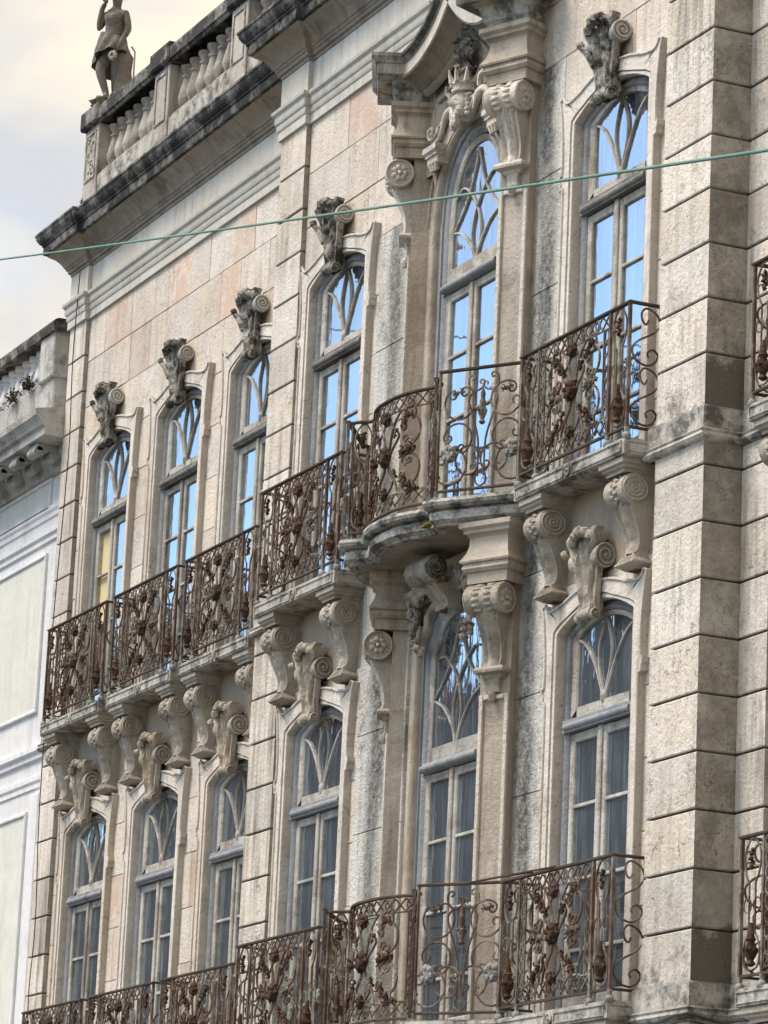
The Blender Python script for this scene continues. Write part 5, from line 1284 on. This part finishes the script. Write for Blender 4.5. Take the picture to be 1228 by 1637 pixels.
tag(MB().tube(cspline([(-23.3, -0.14, 4.40), (-22.9, -0.16, 4.36), (-22.45, -0.16, 4.40), (-22.42, 0.1, 4.36), (-22.2, 0.2, 4.37)], 5), 0.009, 5).tube(cspline([(-23.3, -0.15, 4.33), (-22.9, -0.16, 4.31), (-22.44, -0.16, 4.35), (-22.42, 0.1, 4.32), (-22.2, 0.2, 4.31)], 5), 0.008, 5).build('wall_wire', 'cable_black'), 'black wires strung along the band at the foot of the big corner pilaster', 'wire')
tag(MB().tube([(-24.2, -0.30, FLL + 1.045), (-25.0, -0.62, FLL + 0.98), (-24.55, -0.31, FLL + 1.045)], 0.009, 5).build('iron_rod', 'dark_iron'), 'bent iron rod jutting out over the lower railing beside the corner pilaster', 'rod')
def tuft(name, c, r, n, label, cat, mat='leaf_green', seed=0):
    o = empty(name, c); tag(o, label, cat); rnd = random.Random(seed); b = MB(); s = MB()
    for i in range(n):
        a = rnd.uniform(0, 6.28); e = rnd.uniform(-0.3, 1.4); q = r * rnd.uniform(0.4, 1.0)
        tip = Vector((math.cos(a) * math.cos(e) * q, math.sin(a) * math.cos(e) * q * 0.6, math.sin(e) * q))
        s.tube([(0, 0, 0), tip * 0.5 + Vector((0, 0, 0.02)), tip], 0.003, 3)
        for k in range(5):
            p = tip * rnd.uniform(0.4, 1.05); dv = Vector((rnd.uniform(-1, 1), rnd.uniform(-1, 1), rnd.uniform(-1, 1))).normalized() * 0.025; ev = Vector((rnd.uniform(-1, 1), rnd.uniform(-1, 1), rnd.uniform(-1, 1))).normalized() * 0.010
            b.add([p - dv, p + ev, p + dv, p - ev], [(0, 1, 2, 3)])
    b.build('leaves', mat, o, 0); s.build('twigs', 'dry_twig', o, 0); return o
tuft('wall_plant', (-38.15, 0.55, 13.66), 0.2, 60, 'dark dry bush growing from the side of the leftmost pilaster', 'plant', 'dry_twig', 1)
tuft('wall_plant', (-37.42, 0.25, 14.52), 0.16, 40, 'green weed growing on the cornice below the end pedestal', 'plant', 'leaf_green', 2)
tuft('wall_plant', (XE + 0.34, -0.24, 8.20), 0.09, 30, 'yellowish weed growing under the upper curved balcony beside the carved scroll', 'plant', 'moss_yellow', 3)
for i, x in enumerate((-39.3, -39.9, -40.6)):
    tuft('wall_plant', (x, NY - 0.24, 12.92), 0.2, 45, ('dry weeds growing at the foot of the white balustrade, nearest the palace', 'dry weeds in the middle of the white balustrade at the left', 'dry weeds on the white balustrade at the left picture edge')[i], 'plant', 'grey_render' if i < 0 else 'dry_twig', 5 + i)

# ================================================================== across the street: the houses mirrored in the lower panes
for i, x in enumerate((-150, -132, -114, -96, -78, -60)):
    h = (21.5, 20.2, 22.4, 21.0, 22.0, 20.4)[i]
    hs = empty('town_house', (x, -30, 0)); tag(hs, ('plain rendered town house across the street, ' + ('farthest', 'second farthest', 'third farthest', 'third nearest', 'second nearest', 'nearest')[i] + ' of the row mirrored in the windows'), 'house', 'houses across the street')
    b = MB().box(-8.9, 8.9, -8, 0, 0, h); b.build('wall', 'house_render', hs, 0)
    MB().add([(-9.2, 0.4, h), (9.2, 0.4, h), (9.2, -8.4, h), (-9.2, -8.4, h), (-9.2, -4, h + 2.2), (9.2, -4, h + 2.2)], [(0, 1, 5, 4), (2, 3, 4, 5), (1, 2, 5), (3, 0, 4)]).build('roof', 'roof_tile', hs, 0)
    for k in range(5):
        for z in (1.2, 4.6, 8.0, 11.2, 14.4, 17.4): MB().box(-7.5 + k * 3.6, -6.3 + k * 3.6, 0.001, 0.06, z, z + 2.0).build('window', 'room_dark', hs, 0)
